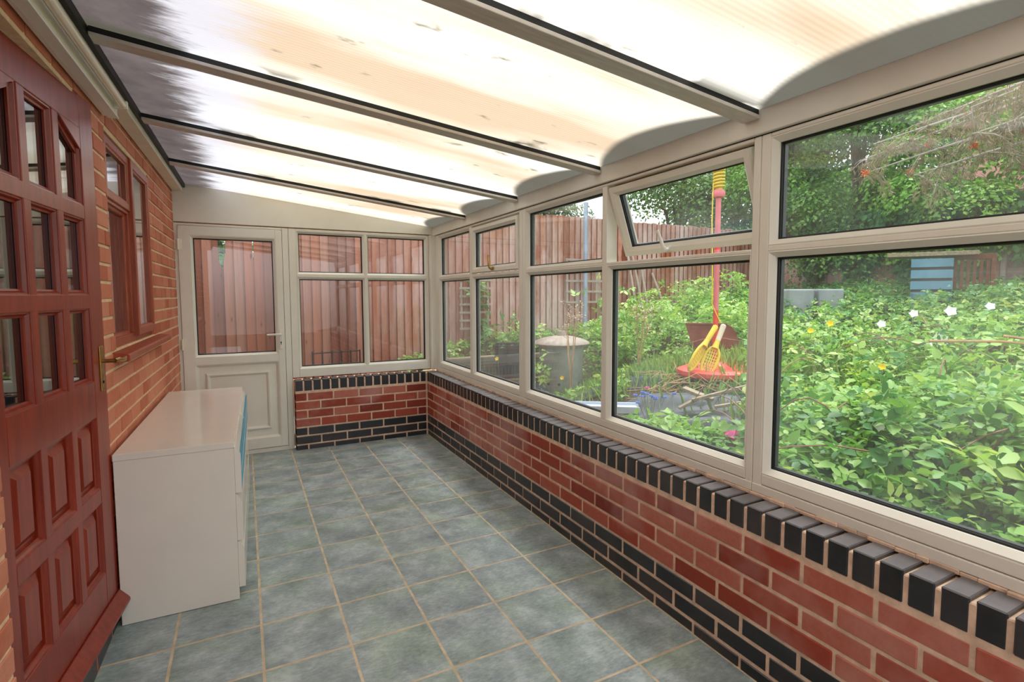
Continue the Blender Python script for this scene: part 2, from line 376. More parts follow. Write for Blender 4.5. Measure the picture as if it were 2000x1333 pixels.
def np_mesh(name, V, F, rnd, mat, parent=None, loc=(0, 0, 0)):
    """fast mesh: V (n,3) world, F (k,verts per face) int, rnd per face"""
    me = bpy.data.meshes.new(name); V = np.asarray(V, np.float32)-np.asarray(loc if parent is None else WM[parent].translation, np.float32)
    me.vertices.add(len(V)); me.vertices.foreach_set('co', V.ravel())
    k = F.shape[1]; me.loops.add(F.size); me.loops.foreach_set('vertex_index', F.ravel().astype(np.int32))
    me.polygons.add(len(F)); me.polygons.foreach_set('loop_start', np.arange(0, F.size, k, dtype=np.int32))
    me.update(calc_edges=True); me.materials.append(mat)
    a = me.attributes.new('rnd', 'FLOAT', 'FACE'); a.data.foreach_set('value', np.asarray(rnd, np.float32))
    o = bpy.data.objects.new(name, me); COL.objects.link(o)
    if parent is not None: o.parent = parent; WM[o] = WM[parent]
    else: o.location = loc; WM[o] = Matrix.Translation(loc)
    return o

# leaf clouds: every leaf a folded 8-vertex blade
LT = np.array([(0, 0, 0), (.30, .30, .05), (.66, .25, .03), (1, 0, -.10), (.66, -.25, .03), (.30, -.30, .05), (.36, 0, -.02), (.70, 0, -.05)], np.float32)
LF = np.array([(0, 6, 1, 1), (6, 7, 2, 1), (7, 3, 2, 2), (0, 5, 6, 6), (5, 4, 7, 6), (4, 3, 7, 7)])
LF3 = np.array([(0, 6, 1), (6, 7, 2), (6, 2, 1), (7, 3, 2), (0, 5, 6), (5, 4, 7), (5, 7, 6), (4, 3, 7)])
ST = np.array([(0, 0, 0), (.45, .32, .06), (1, 0, -.06), (.45, -.32, .06)], np.float32); SF3 = np.array([(0, 2, 1), (0, 3, 2)])
def leaves(P, Dr, Nn, size, rnd, big=True, wid=1.0):
    """P base points, Dr direction, Nn normal"""
    T, Fc = (LT, LF3) if big else (ST, SF3)
    Dr = Dr/np.linalg.norm(Dr, axis=1, keepdims=True)
    S = np.cross(Nn, Dr); S /= np.linalg.norm(S, axis=1, keepdims=True)+1e-9
    U = np.cross(Dr, S)
    size = size[:, None, None]
    V = P[:, None, :]+size*(T[None, :, 0:1]*Dr[:, None]+wid*T[None, :, 1:2]*S[:, None]+T[None, :, 2:3]*U[:, None])
    n = len(P); F = (Fc[None]+(np.arange(n)*len(T))[:, None, None]).reshape(-1, 3)
    return V.reshape(-1, 3), F, np.repeat(rnd, len(Fc))
def rvec(n): 
    v = RNG.normal(size=(n, 3)); return v/np.linalg.norm(v, axis=1, keepdims=True)
def cat(parts):
    V, F, Rn, k = [], [], [], 0
    for v, f, r in parts: V.append(v); F.append(f+k); Rn.append(r); k += len(v)
    return np.concatenate(V), np.concatenate(F), np.concatenate(Rn)
def trifoliate(P, size, tilt=.5, rnd=None, sunk=None):
    n = len(P); up = np.tile([0, 0, 1.], (n, 1))+RNG.normal(size=(n, 3))*tilt; up /= np.linalg.norm(up, axis=1, keepdims=True)
    d = rvec(n); d -= (d*up).sum(1, keepdims=True)*up; d /= np.linalg.norm(d, axis=1, keepdims=True)
    s = np.cross(up, d); rnd = RNG.random(n) if rnd is None else rnd
    out = [leaves(P+d*size[:, None]*.25, d-.18*up, up, size, rnd)]
    for sg in (1, -1):
        dd = d*.25+s*sg*.95; out.append(leaves(P, dd-.2*up, up, size*.82, np.clip(rnd+RNG.normal(size=n)*.06, 0, 1)))
    return cat(out)

# ------------------------------------------------------------------ camera
yaw, pit, rol, CAMH = .4895, .0707, -.0016, 1.3775
cam_d = bpy.data.cameras.new('camera'); cam = bpy.data.objects.new('camera', cam_d); COL.objects.link(cam)
f = Vector((math.sin(yaw)*math.cos(pit), math.cos(yaw)*math.cos(pit), -math.sin(pit)))
r = Vector((math.cos(yaw), -math.sin(yaw), 0)); u = r.cross(f)
r2 = r*math.cos(rol)+u*math.sin(rol); u2 = -r*math.sin(rol)+u*math.cos(rol)
mw = Matrix((r2, u2, -f)).transposed().to_4x4(); mw.translation = (0, 0, CAMH); cam.matrix_world = mw
cam_d.sensor_width = 36; cam_d.lens = 1032.8/2000*36
cam_d.shift_x = -27.3/2000; cam_d.shift_y = -17.7/2000
cam_d.clip_start = .02; cam_d.clip_end = 200
sc.camera = cam

# ------------------------------------------------------------------ brickwork
XR, YF, ZC = 1.5676, 5.015, .6225
def bricks(mb, F, u0, u1, v0, course, nrow, mat, phase, holes=(), L=.225, depth=.1, w=0., joint=.011, jog=.0):
    """stretcher bond, one box per brick, faces at w; holes = (u0,u1,v0,v1)"""
    for i in range(nrow):
        a = v0+i*course; b = a+course-joint
        off = phase+(L/2 if i % 2 else 0)
        k0 = math.floor((u0-off)/L)-1
        for k in range(k0, k0+int((u1-u0)/L)+4):
            s, e = off+k*L+joint/2, off+(k+1)*L-joint/2
            segs = [(max(s, u0), min(e, u1))]
            for h in holes:
                if b > h[2]+.02 and a < h[3]-.02:
                    ns = []
                    for (p, q) in segs:
                        if q <= h[0] or p >= h[1]: ns.append((p, q)); continue
                        if p < h[0]: ns.append((p, h[0]))
                        if q > h[1]: ns.append((h[1], q))
                    segs = ns
            for p, q in segs:
                if q-p > .02: mb.box(F, p, q, a, b, w-depth, w+random.uniform(-jog, jog), mat, random.random())
# right dwarf wall : floor joint ... 3 blue courses, 4 red, soldier coping
FR = Fr((XR, 0, 0), (0, 1, 0), (-1, 0, 0)); YN = -1.25
mb = MB()
mb.box(FR, YN, YF, -.06, ZC-.012, -.20, -.0032, M['mortar_new'])
JZ = [-.004]+[.0525+.0775*i for i in range(7)]; SO = .5285          # bed joints; underside of the soldier course
for i in range(7):
    mat = M['brick_blue'] if i < 3 else M['brick_new']
    bricks(mb, FR, YN, YF-.004, JZ[i], JZ[i+1]-JZ[i], 1, mat, 1.503 if i % 2 == 0 else 1.387, L=.2293, jog=.0018, joint=.0115)
mb2 = mb
yk = 1.3417-.075*40
while yk < YF-.02:
    y0 = yk+.0065; y1 = min(yk+.075-.0065, YF-.006); yk += .075
    if y1 < YN: continue
    mb2.box(FR, y0, y1, SO, ZC+random.uniform(-.001, .001), -.112, random.uniform(-.0015, .0015), M['brick_blue'], random.random()*.8)
tag(mb.build('wall_right', bev=.0035, seg=1), 'low red brick wall under the long windows, black brick coping and black base courses', 'wall', kind='structure')
# far dwarf wall, right of the white door
FF = Fr((0, YF, 0), (1, 0, 0), (0, -1, 0)); mb = MB()
mb.box(FF, .372, XR+.2, -.06, ZC-.012, -.20, -.0032, M['mortar_new'])
for i in range(7):
    mat = M['brick_blue'] if i < 3 else M['brick_new']
    bricks(mb, FF, .372, XR-.012, JZ[i], JZ[i+1]-JZ[i], 1, mat, .469 if i % 2 == 0 else .580, L=.2225, jog=.0018, joint=.0115)
uk = .360
while uk < XR-.03:
    u0_, u1_ = uk+.0065+.006, min(uk+.0755-.0065+.006, XR-.014); uk += .0755
    mb.box(FF, max(u0_, .374), u1_, SO, ZC+random.uniform(-.001, .001), -.112, random.uniform(-.0015, .0015), M['brick_blue'], random.random()*.8)
tag(mb.build('wall_far', bev=.0035, seg=1), 'short low brick wall right of the white door, black bricks at top and bottom', 'wall', kind='structure')

# left house wall (very slightly turned)
LA = R(.85); LU = (math.sin(LA), math.cos(LA), 0); LW = (math.cos(LA), -math.sin(LA), 0)
FL = Fr((-.475, YF, 0), LU, LW)
S0, S1 = -6.4, .10
DOOR = (-3.335, -2.305, .105, 2.124); WIN = (-2.105, -1.042, 1.135, 2.116)
holes = (DOOR, WIN)
mb = MB()
bricks(mb, FL, S0, S1, .004, .0755, 32, M['brick_old'], -.05, holes, jog=.0015, joint=.0135, depth=.09)
# mortar body behind, cut round the openings; it carries on up as the house wall
segs = [(S0, DOOR[0], 0, 2.75), (DOOR[0], DOOR[1], -.06, DOOR[2]-.008), (DOOR[0], DOOR[1], DOOR[3], 2.75), (DOOR[1], WIN[0], 0, 2.75), (WIN[0], WIN[1], 0, WIN[2]), (WIN[0], WIN[1], WIN[3], 2.75), (WIN[1], S1+.06, 0, 2.75)]
for a, b, c, d in segs: mb.box(FL, a, b, c-.02, d, -.22, -.005, M['mortar_old'])
# brick returns of the window opening and blue step under the red door
for zz in np.arange(WIN[2], WIN[3]-.03, .0755):
    for uu, sg in ((WIN[1], -1), (WIN[0], 1)):
        mb.box(FL, min(uu, uu+sg*.004), max(uu, uu+sg*.004), zz+.004, zz+.066, -.1, -.001, M['brick_old'], random.random())
uu = DOOR[0]
while uu < DOOR[1]-.02:
    mb.box(FL, uu+.005, min(uu+.215, DOOR[1]), .006, DOOR[2], -.20, .0, M['brick_blue'], random.random()); uu += .225
tag(mb.build('wall_left', bev=.003, seg=1), 'orange red house brick wall with cream joints, left of the room', 'wall', kind='structure')
# dark room behind the house wall
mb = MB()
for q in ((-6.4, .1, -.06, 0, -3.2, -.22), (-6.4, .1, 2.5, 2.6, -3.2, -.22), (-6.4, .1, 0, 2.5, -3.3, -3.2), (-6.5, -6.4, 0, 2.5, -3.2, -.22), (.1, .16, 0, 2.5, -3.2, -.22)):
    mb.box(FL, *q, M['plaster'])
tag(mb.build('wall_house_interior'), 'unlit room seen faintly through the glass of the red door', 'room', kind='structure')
# near end wall, behind the viewpoint
mb = MB(); mb.box(None, -.58, 1.70, YN-.06, YN, 0, .62, M['pvc'])
tag(mb.build('wall_near'), 'plain white low end wall behind the viewpoint', 'wall', kind='structure')

# floor
mb = MB(); mb.box(None, -.60, XR+.01, YN, YF+.10, -.10, 0.0, M['floor'])
tag(mb.build('floor'), 'grey green square floor tiles with tan grout lines', 'floor', kind='structure')

# ------------------------------------------------------------------ upvc windows
PANE_W = (-.036, -.058)
def glaze(par, F, u0, u1, v0, v1, glass, name='pane', w=-.036):
    m = MB(); m.box(F, u0-.002, u1+.002, v0-.002, v1+.002, w-.022, w, glass); o = m.build(name, par)
    m = MB()
    m.ring(F, u0-.004, u1+.004, v0-.004, v1+.004, [(0, w+.012), (.009, w+.006), (.009, w+.001), (0, w+.001)], M['gasket'])
    m.ring(F, u0-.003, u1+.003, v0-.003, v1+.003, [(0, w-.003), (.011, w-.003), (.011, w-.020), (0, w-.020)], M['spacer'])
    m.build('glazing_seal', o)
    return o
def bead(m, F, u0, u1, v0, v1, wf=0.0, b=.022):
    """sloping glazing bead inside an opening u0..u1 measured at its outer edge"""
    m.ring(F, u0, u1, v0, v1, [(0, wf-.002), (.004, wf-.001), (b, wf-.020), (b, wf-.064), (.0, wf-.064)], M['pvc'])
def upvc(name, label, F, U0, U1, V0, V1, cells, addon=0., cut=(), glass=None, members=()):
    """outer frame + members (u0,u1,v0,v1) + glazed cells given at glass edge"""
    root = empty(name, F((U0+U1)/2, V0, 0)); tag(root, label, 'window', kind='structure')
    fr = MB(); b = .022
    us = [min(c[0] for c in cells)-b, max(c[1] for c in cells)+b]; vs = [min(c[2] for c in cells)-b, max(c[3] for c in cells)+b]
    fr.box(F, U0, us[0], V0, V1, -.07, 0, M['pvc']); fr.box(F, us[1], U1, V0, V1, -.07, 0, M['pvc'])
    fr.box(F, us[0], us[1], V0+addon, vs[0], -.07, 0, M['pvc']); fr.box(F, us[0], us[1], vs[1], V1, -.07, 0, M['pvc'])
    fr.build('frame', root, bev=.004)
    if addon:
        a = MB(); a.box(F, U0, U1, V0, V0+addon-.0025, -.075, .003, M['pvc']); a.build('frame_extension', root, bev=.003)
    for nm, q in members:
        m = MB(); m.box(F, *q, -.07, -.0006, M['pvc']); m.build(nm, root, bev=.003)
    for c in cells:
        if len(c) > 4 and c[4] == 'open': continue
        m = MB(); bead(m, F, c[0]-b, c[1]+b, c[2]-b, c[3]+b); m.build('glazing_bead', root)
        glaze(root, F, c[0], c[1], c[2], c[3], glass or M['glass'])
    return root
b = .022
FW = Fr((1.680, 0, 0), (0, 1, 0), (-1, 0, 0)); FG = Fr((0, 5.09, 0), (1, 0, 0), (0, -1, 0))
Z0, Z1, T0, T1, ZT, ZH = .632, .730, 1.508, 1.566, 1.916, 1.952
# far window right of the door
upvc('window_1', 'white four pane window between the white door and the room corner', FG, .362, 1.625, .640, 1.958,
     [(.442, .990, .733, 1.516), (1.042, 1.585, .733, 1.516), (.442, .990, 1.578, 1.918), (1.042, 1.585, 1.578, 1.918)],
     glass=M['glass_hazy'], members=[('mullion', (.990+b, 1.042-b, .733-b, 1.918+b)), ('transom', (.442-b, .990+b, 1.516+b, 1.578-b)), ('transom', (1.042-b, 1.585+b, 1.516+b, 1.578-b))])
mb = MB(); mb.box(None, 1.626, 1.70, 5.040, 5.17, .632, 1.958, M['pvc'])
tag(mb.build('trim_1', bev=.003), 'white corner post where the far and long windows meet', 'trim', kind='structure')
def opener(root, F, u0, u1, v0, v1, ang, latch_col, lu):
    """top-hung sash in the opening; ang opens the bottom outwards"""
    h = F(0, v1, -.005); ca, sa = math.cos(ang), math.sin(ang)
    V = F.V*ca+F.W*sa; W = F.W*ca-F.V*sa
    G = Fr(h, F.U, W, V)                          # v measured down from the hinge as negative
    H = v1-v0; m = MB(); fw = .046
    m.ring(G, u0, u1, -H, 0, [(0, .0), (.004, .014), (fw-.018, .014), (fw, -.004), (fw, -.056), (0, -.056)], M['pvc'])
    s = m.build('sash', root)
    glaze(s, G, u0+fw, u1-fw, -H+fw, -fw, M['glass'], w=-.020)
    # lever handle at the bottom rail
    m = MB(); um = lu; vb = -H+.022
    m.box(G, um-.013, um+.040, vb-.011, vb+.011, .014, .022, latch_col)
    m.tube([G(um, vb, .022), G(um, vb, .043)], .0085, latch_col, 10)
    m.tube([G(um, vb, .043), G(um+.008, vb+.02, .047), G(um+.022, vb+.10, .045)], [.009, .0085, .007], latch_col, 10)
    hd = m.build('handle', s, smooth=True)
    return s
# window by the corner: fixed light and a closed opener
w2 = upvc('window_2', 'white window nearest the far corner, closed top opener in its second bay', FW, 3.205, 5.088, Z0, ZH,
     [(4.178, 4.930, Z1, T0), (3.274, 4.088, Z1, T0), (4.178, 4.930, T1, ZT), (3.274, 4.088, T1, ZT, 'open')], addon=.036,
     members=[('mullion', (4.088+b, 4.178-b, Z1-b, ZT+b)), ('transom', (4.178-b, 4.930+b, T0+b, T1-b)), ('transom', (3.274-b, 4.088+b, T0+b, T1-b))])
opener(w2, FW, 3.274-.012, 4.088+.012, T1-.012, ZT+.010, 0.0, M['brass'], 3.66)
w3 = upvc('window_3', 'white window in the middle of the long side, its top opener ajar', FW, 1.332, 3.203, Z0, ZH,
     [(2.315, 3.140, Z1, T0), (1.385, 2.237, Z1, T0), (2.315, 3.140, T1, ZT), (1.385, 2.237, T1, ZT, 'open')], addon=.036,
     members=[('mullion', (2.237+b, 2.315-b, Z1-b, ZT+b)), ('transom', (2.315-b, 3.140+b, T0+b, T1-b)), ('transom', (1.385-b, 2.237+b, T0+b, T1-b))])
opener(w3, FW, 1.385-.004, 2.237+.004, T1-.008, ZT+.008, R(19), M['laminate_edge'], 1.90)
# metal stay of the open sash
w4 = upvc('window_4', 'white window nearest the viewpoint, one wide pane below and one above', FW, YN, 1.330, Z0, ZH,
     [(.02, 1.270, Z1, T0+.002), (.02, 1.270, T1+.008, ZT), (YN+.08, -.06, Z1, T0), (YN+.08, -.06, T1, ZT)], addon=.036,
     members=[('mullion', (-.06+b, .02-b, Z1-b, ZT+b)), ('transom', (.02-b, 1.270+b, T0+.002+b, T1+.008-b)), ('transom', (YN+.08-b, -.06+b, T0+b, T1-b))])
# mortar/sealant bed under the long frames
mb = MB(); random.seed(5)
y = YN
while y < 5.05:
    L_ = random.uniform(.03, .09); mb.box(FW, y, min(y+L_, 5.05), ZC-.004, Z0+.0005+random.uniform(-.002, .001), -.06, random.uniform(.002, .014), M['mortar_new']); y += L_
tag(mb.build('trim_2', bev=.002, seg=1), 'crumbling mortar bed between the coping and long window frames', 'trim', kind='structure')
# fascia beam on top of the long windows, gable infill over the far side
mb = MB(); mb.box(FW, YN, 5.085, ZH+.004, RZ0+.006, -.09, .016, M['pvc']); mb.box(FW, YN, 5.085, ZH-.001, ZH+.004, -.07, -.004, M['gasket'])
tag(mb.build('trim_3', bev=.003), 'long white fascia beam above the windows on the right', 'trim', kind='structure')
zr = lambda x: RZ0+(RX0-x)*RSL
mb = MB()
mb.poly(FG, [(-.60, 1.966), (1.70, 1.966), (1.70, zr(1.70)+.004), (-.60, zr(-.60)+.004)], -.06, .008, M['pvc'])
mb.box(FG, -.60, 1.69, 1.9605, 1.966, -.05, -.002, M['dry'])
tag(mb.build('trim_4', bev=.002), 'white sloping infill panel above the white door and far window', 'trim', kind='structure')

# ------------------------------------------------------------------ white back door
d2 = empty('door_1', (-.06, 5.09, 0)); tag(d2, 'white half glazed back door at the far end', 'door', kind='structure')
m = MB()
m.box(FG, -.50, -.452, 0, 1.958, -.07, 0, M['pvc']); m.box(FG, .312, .360, 0, 1.958, -.07, 0, M['pvc'])
m.box(FG, -.452, .312, 1.940, 1.958, -.07, 0, M['pvc']); m.box(FG, -.452, .312, 0, .038, -.07, .004, M['pvc'])
m.build('frame', d2, bev=.003)
m = MB(); fw = .100
SU0, SU1, SV0, SV1 = -.445, .308, .044, 1.936
G0, G1 = -.348, .234
m.box(FG, SU0, G0-b, SV0, SV1, -.05, .016, M['pvc']); m.box(FG, G1+b, SU1, SV0, SV1, -.05, .016, M['pvc'])
m.box(FG, G0-b, G1+b, 1.840+b, SV1, -.05, .0155, M['pvc']); m.box(FG, G0-b, G1+b, .780+b, .882-b, -.05, .0155, M['pvc']); m.box(FG, G0-b, G1+b, SV0, .150-b, -.05, .0155, M['pvc'])
for v0_, v1_ in ((.882, 1.840), (.150, .780)): bead(m, FG, G0-b, G1+b, v0_-b, v1_+b, .0155)
m.build('leaf', d2, bev=.004)
glaze(d2, FG, G0, G1, .882, 1.840, M['glass'], w=-.018)
m = MB(); m.box(FG, G0-.01, G1+.01, .14, .79, -.03, -.012, M['pvc'])
m.ring(FG, -.300, .186, .205, .725, [(0, -.012), (.006, .002), (.016, .006), (.026, .001), (.034, -.012)], M['pvc'])
m.build('lower_panel', d2)
m = MB(); m.box(FG, .262, .288, .905, 1.075, .016, .024, M['pvc'])
hp = m.build('handle_plate', d2, bev=.004)
m = MB(); m.tube([FG(.276, 1.035, .022), FG(.276, 1.035, .062)], .009, M['laminate_edge'], 10); m.tube([FG(.276, 1.035, .060), FG(.24, 1.036, .064), FG(.165, 1.035, .060)], [.010, .0095, .008], M['laminate_edge'], 10)
m.build('handle', hp, smooth=True)
m = MB(); m.tube([FG(.276, .965, .024), FG(.276, .965, .027)], .006, M['black'], 8); m.box(FG, .2735, .2785, .945, .962, .0235, .0265, M['black']); m.build('keyhole', hp)
for vz in (1.785, .975):
    m = MB(); m.tube([FG(-.449, vz-.045, .020), FG(-.449, vz+.045, .020)], .009, M['plate'], 10); m.box(FG, -.478, -.449, vz-.04, vz+.04, -.002, .008, M['plate']); m.box(FG, -.449, -.425, vz-.04, vz+.04, .012, .022, M['plate'])
    m.build('hinge', d2, bev=.002)

# ------------------------------------------------------------------ red-brown glazed door, standing ajar
DA = R(5.6); DU = (-math.sin(DA), -math.cos(DA), 0); DW = (math.cos(DA), -math.sin(DA), 0)
FD = Fr((-.500, 2.662, 0), DU, DW)                 # u runs from the lock edge back to the hinge edge
DWD, DB, DT = .893, .112, 2.117
d1 = empty('door_2', FD(DWD/2, DB, 0)); tag(d1, 'red brown panelled glass door ajar in the brick wall', 'door', kind='structure')
cols = [(.125, .310), (.3565, .5415), (.588, .770)]
rowsG = [(1.050, 1.328), (1.380, 1.660), (1.711, 1.992)]; rowsP = [(.295, .573), (.632, .910)]
m = MB(); th = .044
us = [0]+[x for c in cols for x in c]+[DWD]
for a, b_ in ((us[0], us[1]), (us[6], us[7])): m.box(FD, a, b_, DB, DT, -th, 0, M['mahogany'])
for a, b_ in ((us[2], us[3]), (us[4], us[5])): m.box(FD, a, b_, rowsP[0][0]-.001, rowsG[2][1]+.001, -th+.001, -.0008, M['mahogany'])
vs = [DB, rowsP[0][0], rowsP[0][1], rowsP[1][0], rowsP[1][1], rowsG[0][0], rowsG[0][1], rowsG[1][0], rowsG[1][1], rowsG[2][0], rowsG[2][1], DT]
for a, b_ in ((0, 1), (2, 3), (4, 5), (6, 7), (8, 9), (10, 11)): m.box(FD, us[1], us[6], vs[a], vs[b_], -th+.0005, -.0004, M['mahogany'])
# clipped top corners of the outer top lights
zt = rowsG[2][1]
m.poly(FD, [(.1245, zt+.002), (.1245, zt-.076), (.130, zt-.076), (.310, zt+.002)], -th+.0007, -.0006, M['mahogany'])
m.poly(FD, [(.7705, zt+.002), (.588, zt+.002), (.765, zt-.076), (.7705, zt-.076)], -th+.0007, -.0006, M['mahogany'])
m.build('leaf_frame', d1, bev=.0025)
for ri, (v0_, v1_) in enumerate(rowsG):
    for ci, (u0_, u1_) in enumerate(cols):
        m = MB(); m.box(FD, u0_-.003, u1_+.003, v0_-.003, v1_+.003, -.028, -.024, M['glass_dark'])
        p = m.build('pane', d1)
        m = MB(); m.ring(FD, u0_, u1_, v0_, v1_, [(0, -.004), (.005, -.005), (.010, -.014), (.016, -.016), (.016, -.023), (0, -.023)], M['mahogany'])
        if ri == 2 and ci == 0: m.poly(FD, [(u0_, zt), (u0_, zt-.095), (u0_+.012, zt-.095), (u1_, zt-.012), (u1_, zt)], -.023, -.012, M['mahogany'])
        if ri == 2 and ci == 2: m.poly(FD, [(u1_, zt), (u0_, zt), (u0_, zt-.012), (u1_-.012, zt-.095), (u1_, zt-.095)], -.023, -.012, M['mahogany'])
        m.build('glazing_bead', d1)
for v0_, v1_ in rowsP:
    for u0_, u1_ in cols:
        m = MB(); m.box(FD, u0_-.004, u1_+.004, v0_-.004, v1_+.004, -.030, -.022, M['mahogany'])
        # raised and fielded centre
        i0, i1 = .028, .050
        P = [FD(u0_+i0, v0_+i0, -.022), FD(u1_-i0, v0_+i0, -.022), FD(u1_-i0, v1_-i0, -.022), FD(u0_+i0, v1_-i0, -.022), FD(u0_+i1, v0_+i1, -.008), FD(u1_-i1, v0_+i1, -.008), FD(u1_-i1, v1_-i1, -.008), FD(u0_+i1, v1_-i1, -.008)]
        m.add(P, [(0, 4, 5, 1), (1, 5, 6, 2), (2, 6, 7, 3), (3, 7, 4, 0), (4, 7, 6, 5)], M['mahogany'])
        m.ring(FD, u0_, u1_, v0_, v1_, [(0, -.003), (.005, -.005), (.010, -.012), (.016, -.014), (.016, -.023), (0, -.023)], M['mahogany'])
        m.build('raised_panel', d1)
m = MB(); wb = [(0.002, .000), (.0, .056), (.006, .056), (.034, .022), (.040, .012), (.040, .0), (.030, -.004)]
P = []; 
for uu in (-.004, DWD-.03):
    P += [FD(uu, DB-.006+v, w) for w, v in wb]
n = len(wb); m.add(P, [tuple(range(n)), tuple(range(n, 2*n))[::-1]]+[(i, n+i, n+(i+1) % n, (i+1) % n) for i in range(n)], M['mahogany'])
m.build('weatherboard', d1, bev=.002)
m = MB(); m.box(FD, .024, .066, 1.000, 1.178, 0, .004, M['brass']); hp = m.build('handle_plate', d1, bev=.003)
m = MB(); m.tube([FD(.045, 1.118, .004), FD(.045, 1.118, .045)], .008, M['brass'], 10)
m.tube([FD(.045, 1.118, .043), FD(.02, 1.121, .050), FD(-.02, 1.114, .052), FD(-.055, 1.113, .049), FD(-.075, 1.120, .047)], [.010, .009, .008, .009, .006], M['brass'], 10)
m.build('handle', hp, smooth=True)
m = MB(); m.tube([FD(.045, 1.035, .003), FD(.045, 1.035, .0055)], .006, M['black'], 8); m.build('keyhole', hp)
m = MB()
m.box(FL, DOOR[0], DOOR[0]+.05, DOOR[2], DOOR[3], -.16, -.105, M['mahogany']); m.box(FL, DOOR[1]-.05, DOOR[1], DOOR[2], DOOR[3], -.16, -.06, M['mahogany']); m.box(FL, DOOR[0], DOOR[1], DOOR[3]-.030, DOOR[3], -.16, -.06, M['mahogany'])
m.build('frame', d1, bev=.003)

# ------------------------------------------------------------------ wooden window in the brick wall
w5 = empty('window_5', FL((WIN[0]+WIN[1])/2, WIN[2], 0)); tag(w5, 'brown stained wooden window set in the brick wall', 'window', kind='structure')
a0, a1, b0, b1 = WIN; wf = -.018; OW = M['orange_wood']; mu = -1.560
m = MB(); m.ring(FL, a0, a1, b0, b1, [(0, wf), (.045, wf), (.045, wf-.07), (0, wf-.07)], OW); m.box(FL, mu-.025, mu+.025, b0+.045, b1-.045, wf-.07, wf, OW)
m.box(FL, a0+.045, mu-.025, 1.795, 1.835, wf-.07, wf, OW); m.build('frame', w5, bev=.003)
def sash(u0, u1, v0, v1, proud, fw):
    m = MB(); w = wf+proud
    m.ring(FL, u0, u1, v0, v1, [(0, w-.03), (0, w-.003), (.003, w), (fw-.012, w), (fw-.006, w-.006), (fw, w-.008), (fw, w-.045), (0, w-.045)], OW)
    s = m.build('sash', w5); m = MB(); m.box(FL, u0+fw-.002, u1-fw+.002, v0+fw-.002, v1-fw+.002, w-.022, w-.018, M['glass_dark']); m.build('pane', s); return s
sash(mu-.010, a1-.022, b0+.028, b1-.030, .022, .052)          # full-height side-hung casement
sash(a0+.026, mu-.008, 1.812, b1-.030, .010, .045)            # top light
m = MB(); m.ring(FL, a0+.045, mu-.025, b0+.045, 1.795, [(0, wf-.012), (.012, wf-.016), (.016, wf-.022), (.016, wf-.05), (0, wf-.05)], OW); m.build('glazing_bead', w5)
m = MB(); m.box(FL, a0+.045, mu-.025, b0+.045, 1.795, wf-.034, wf-.030, M['glass_dark']); m.build('pane', w5)
m = MB(); P = [(a0-.045, a1+.205)]
m.poly(Fr(FL(0, 0, 0), FL.W, FL.U), [(-.03, b0-.004), (.052, b0-.016), (.058, b0-.022), (.058, b0-.046), (.050, b0-.050), (-.03, b0-.044)], a0-.050, a1+.190, M['orange_wood'])
m.build('window_sill', w5, bev=.003)

# ------------------------------------------------------------------ roof
ce = empty('ceiling', (0, 0, 0)); tag(ce, 'sloping roof of stained translucent plastic sheets between white bars', 'roof', kind='structure')
def slab(m, y0, y1, x0, x1, z0, z1, mb_, mt_):
    P = [XYZ(x, y, zr(x)+z) for z in (z0, z1) for y in (y0, y1) for x in (x0, x1)]
    m.add(P, [(0, 2, 3, 1), ], mb_); m.add(P, [(4, 5, 7, 6)], mt_)
    m.add(P, [(0, 1, 5, 4), (2, 6, 7, 3), (0, 4, 6, 2), (1, 3, 7, 5)], mb_)
ys = [5.17]+RAFT+[YN-.06]
for i in range(len(ys)-1):
    m = MB(); slab(m, ys[i+1]+.004, ys[i]-.004, -.515, 1.93, 0, .014, M['roof'], M['glass_top']); m.build('roof_sheet', ce)
for y in RAFT:
    m = MB(); x0, x1 = -.425, 1.658
    def bar(y0, y1, z0, z1, mat, mm):
        P = [XYZ(x, yy, zr(x)+z) for z in (z0, z1) for yy in (y0, y1) for x in (x0, x1)]
        mm.add(P, [(0, 2, 3, 1), (4, 5, 7, 6), (0, 1, 5, 4), (2, 6, 7, 3), (0, 4, 6, 2), (1, 3, 7, 5)], mat)
    bar(y-.036, y+.036, -.034, -.021, M['alu'], m); rf = m.build('rafter', ce, bev=.002)
    m = MB(); bar(y-.031, y+.031, -.0205, -.001, M['gasket'], m); m.build('gasket', rf)
m = MB(); m.box(FL, S0+.1, .07, 2.205, 2.262, .003, .072, M['plate']); wp = m.build('wall_plate', ce, bev=.003)
m = MB(); m.box(FL, S0+.1, .07, 2.236, 2.268, .0725, .090, M['gasket']); m.build('gasket', wp)

# fluorescent batten under the wall plate
sl = empty('strip_light', FL(-3.2, 2.15, .03)); tag(sl, 'long cream strip light along the top of the brick wall above red door', 'light')
m = MB(); m.box(FL, -4.7, -2.13, 2.140, 2.198, .004, .056, M['plate']); m.build('batten', sl, bev=.004)
m = MB(); m.box(FL, -4.7, -2.128, 2.134, 2.142, .020, .060, M['laminate_edge']); m.build('lip', sl, bev=.002)
m = MB(); m.tube([FL(-4.66, 2.176, .086), FL(-2.20, 2.176, .086)], .0145, M['tube'], 14); m.build('tube', sl, smooth=True)
for ss in (-4.66, -2.19):
    m = MB(); m.box(FL, ss-.012, ss+.012, 2.160, 2.194, .05, .103, M['plate']); m.build('tube_holder', sl, bev=.003)

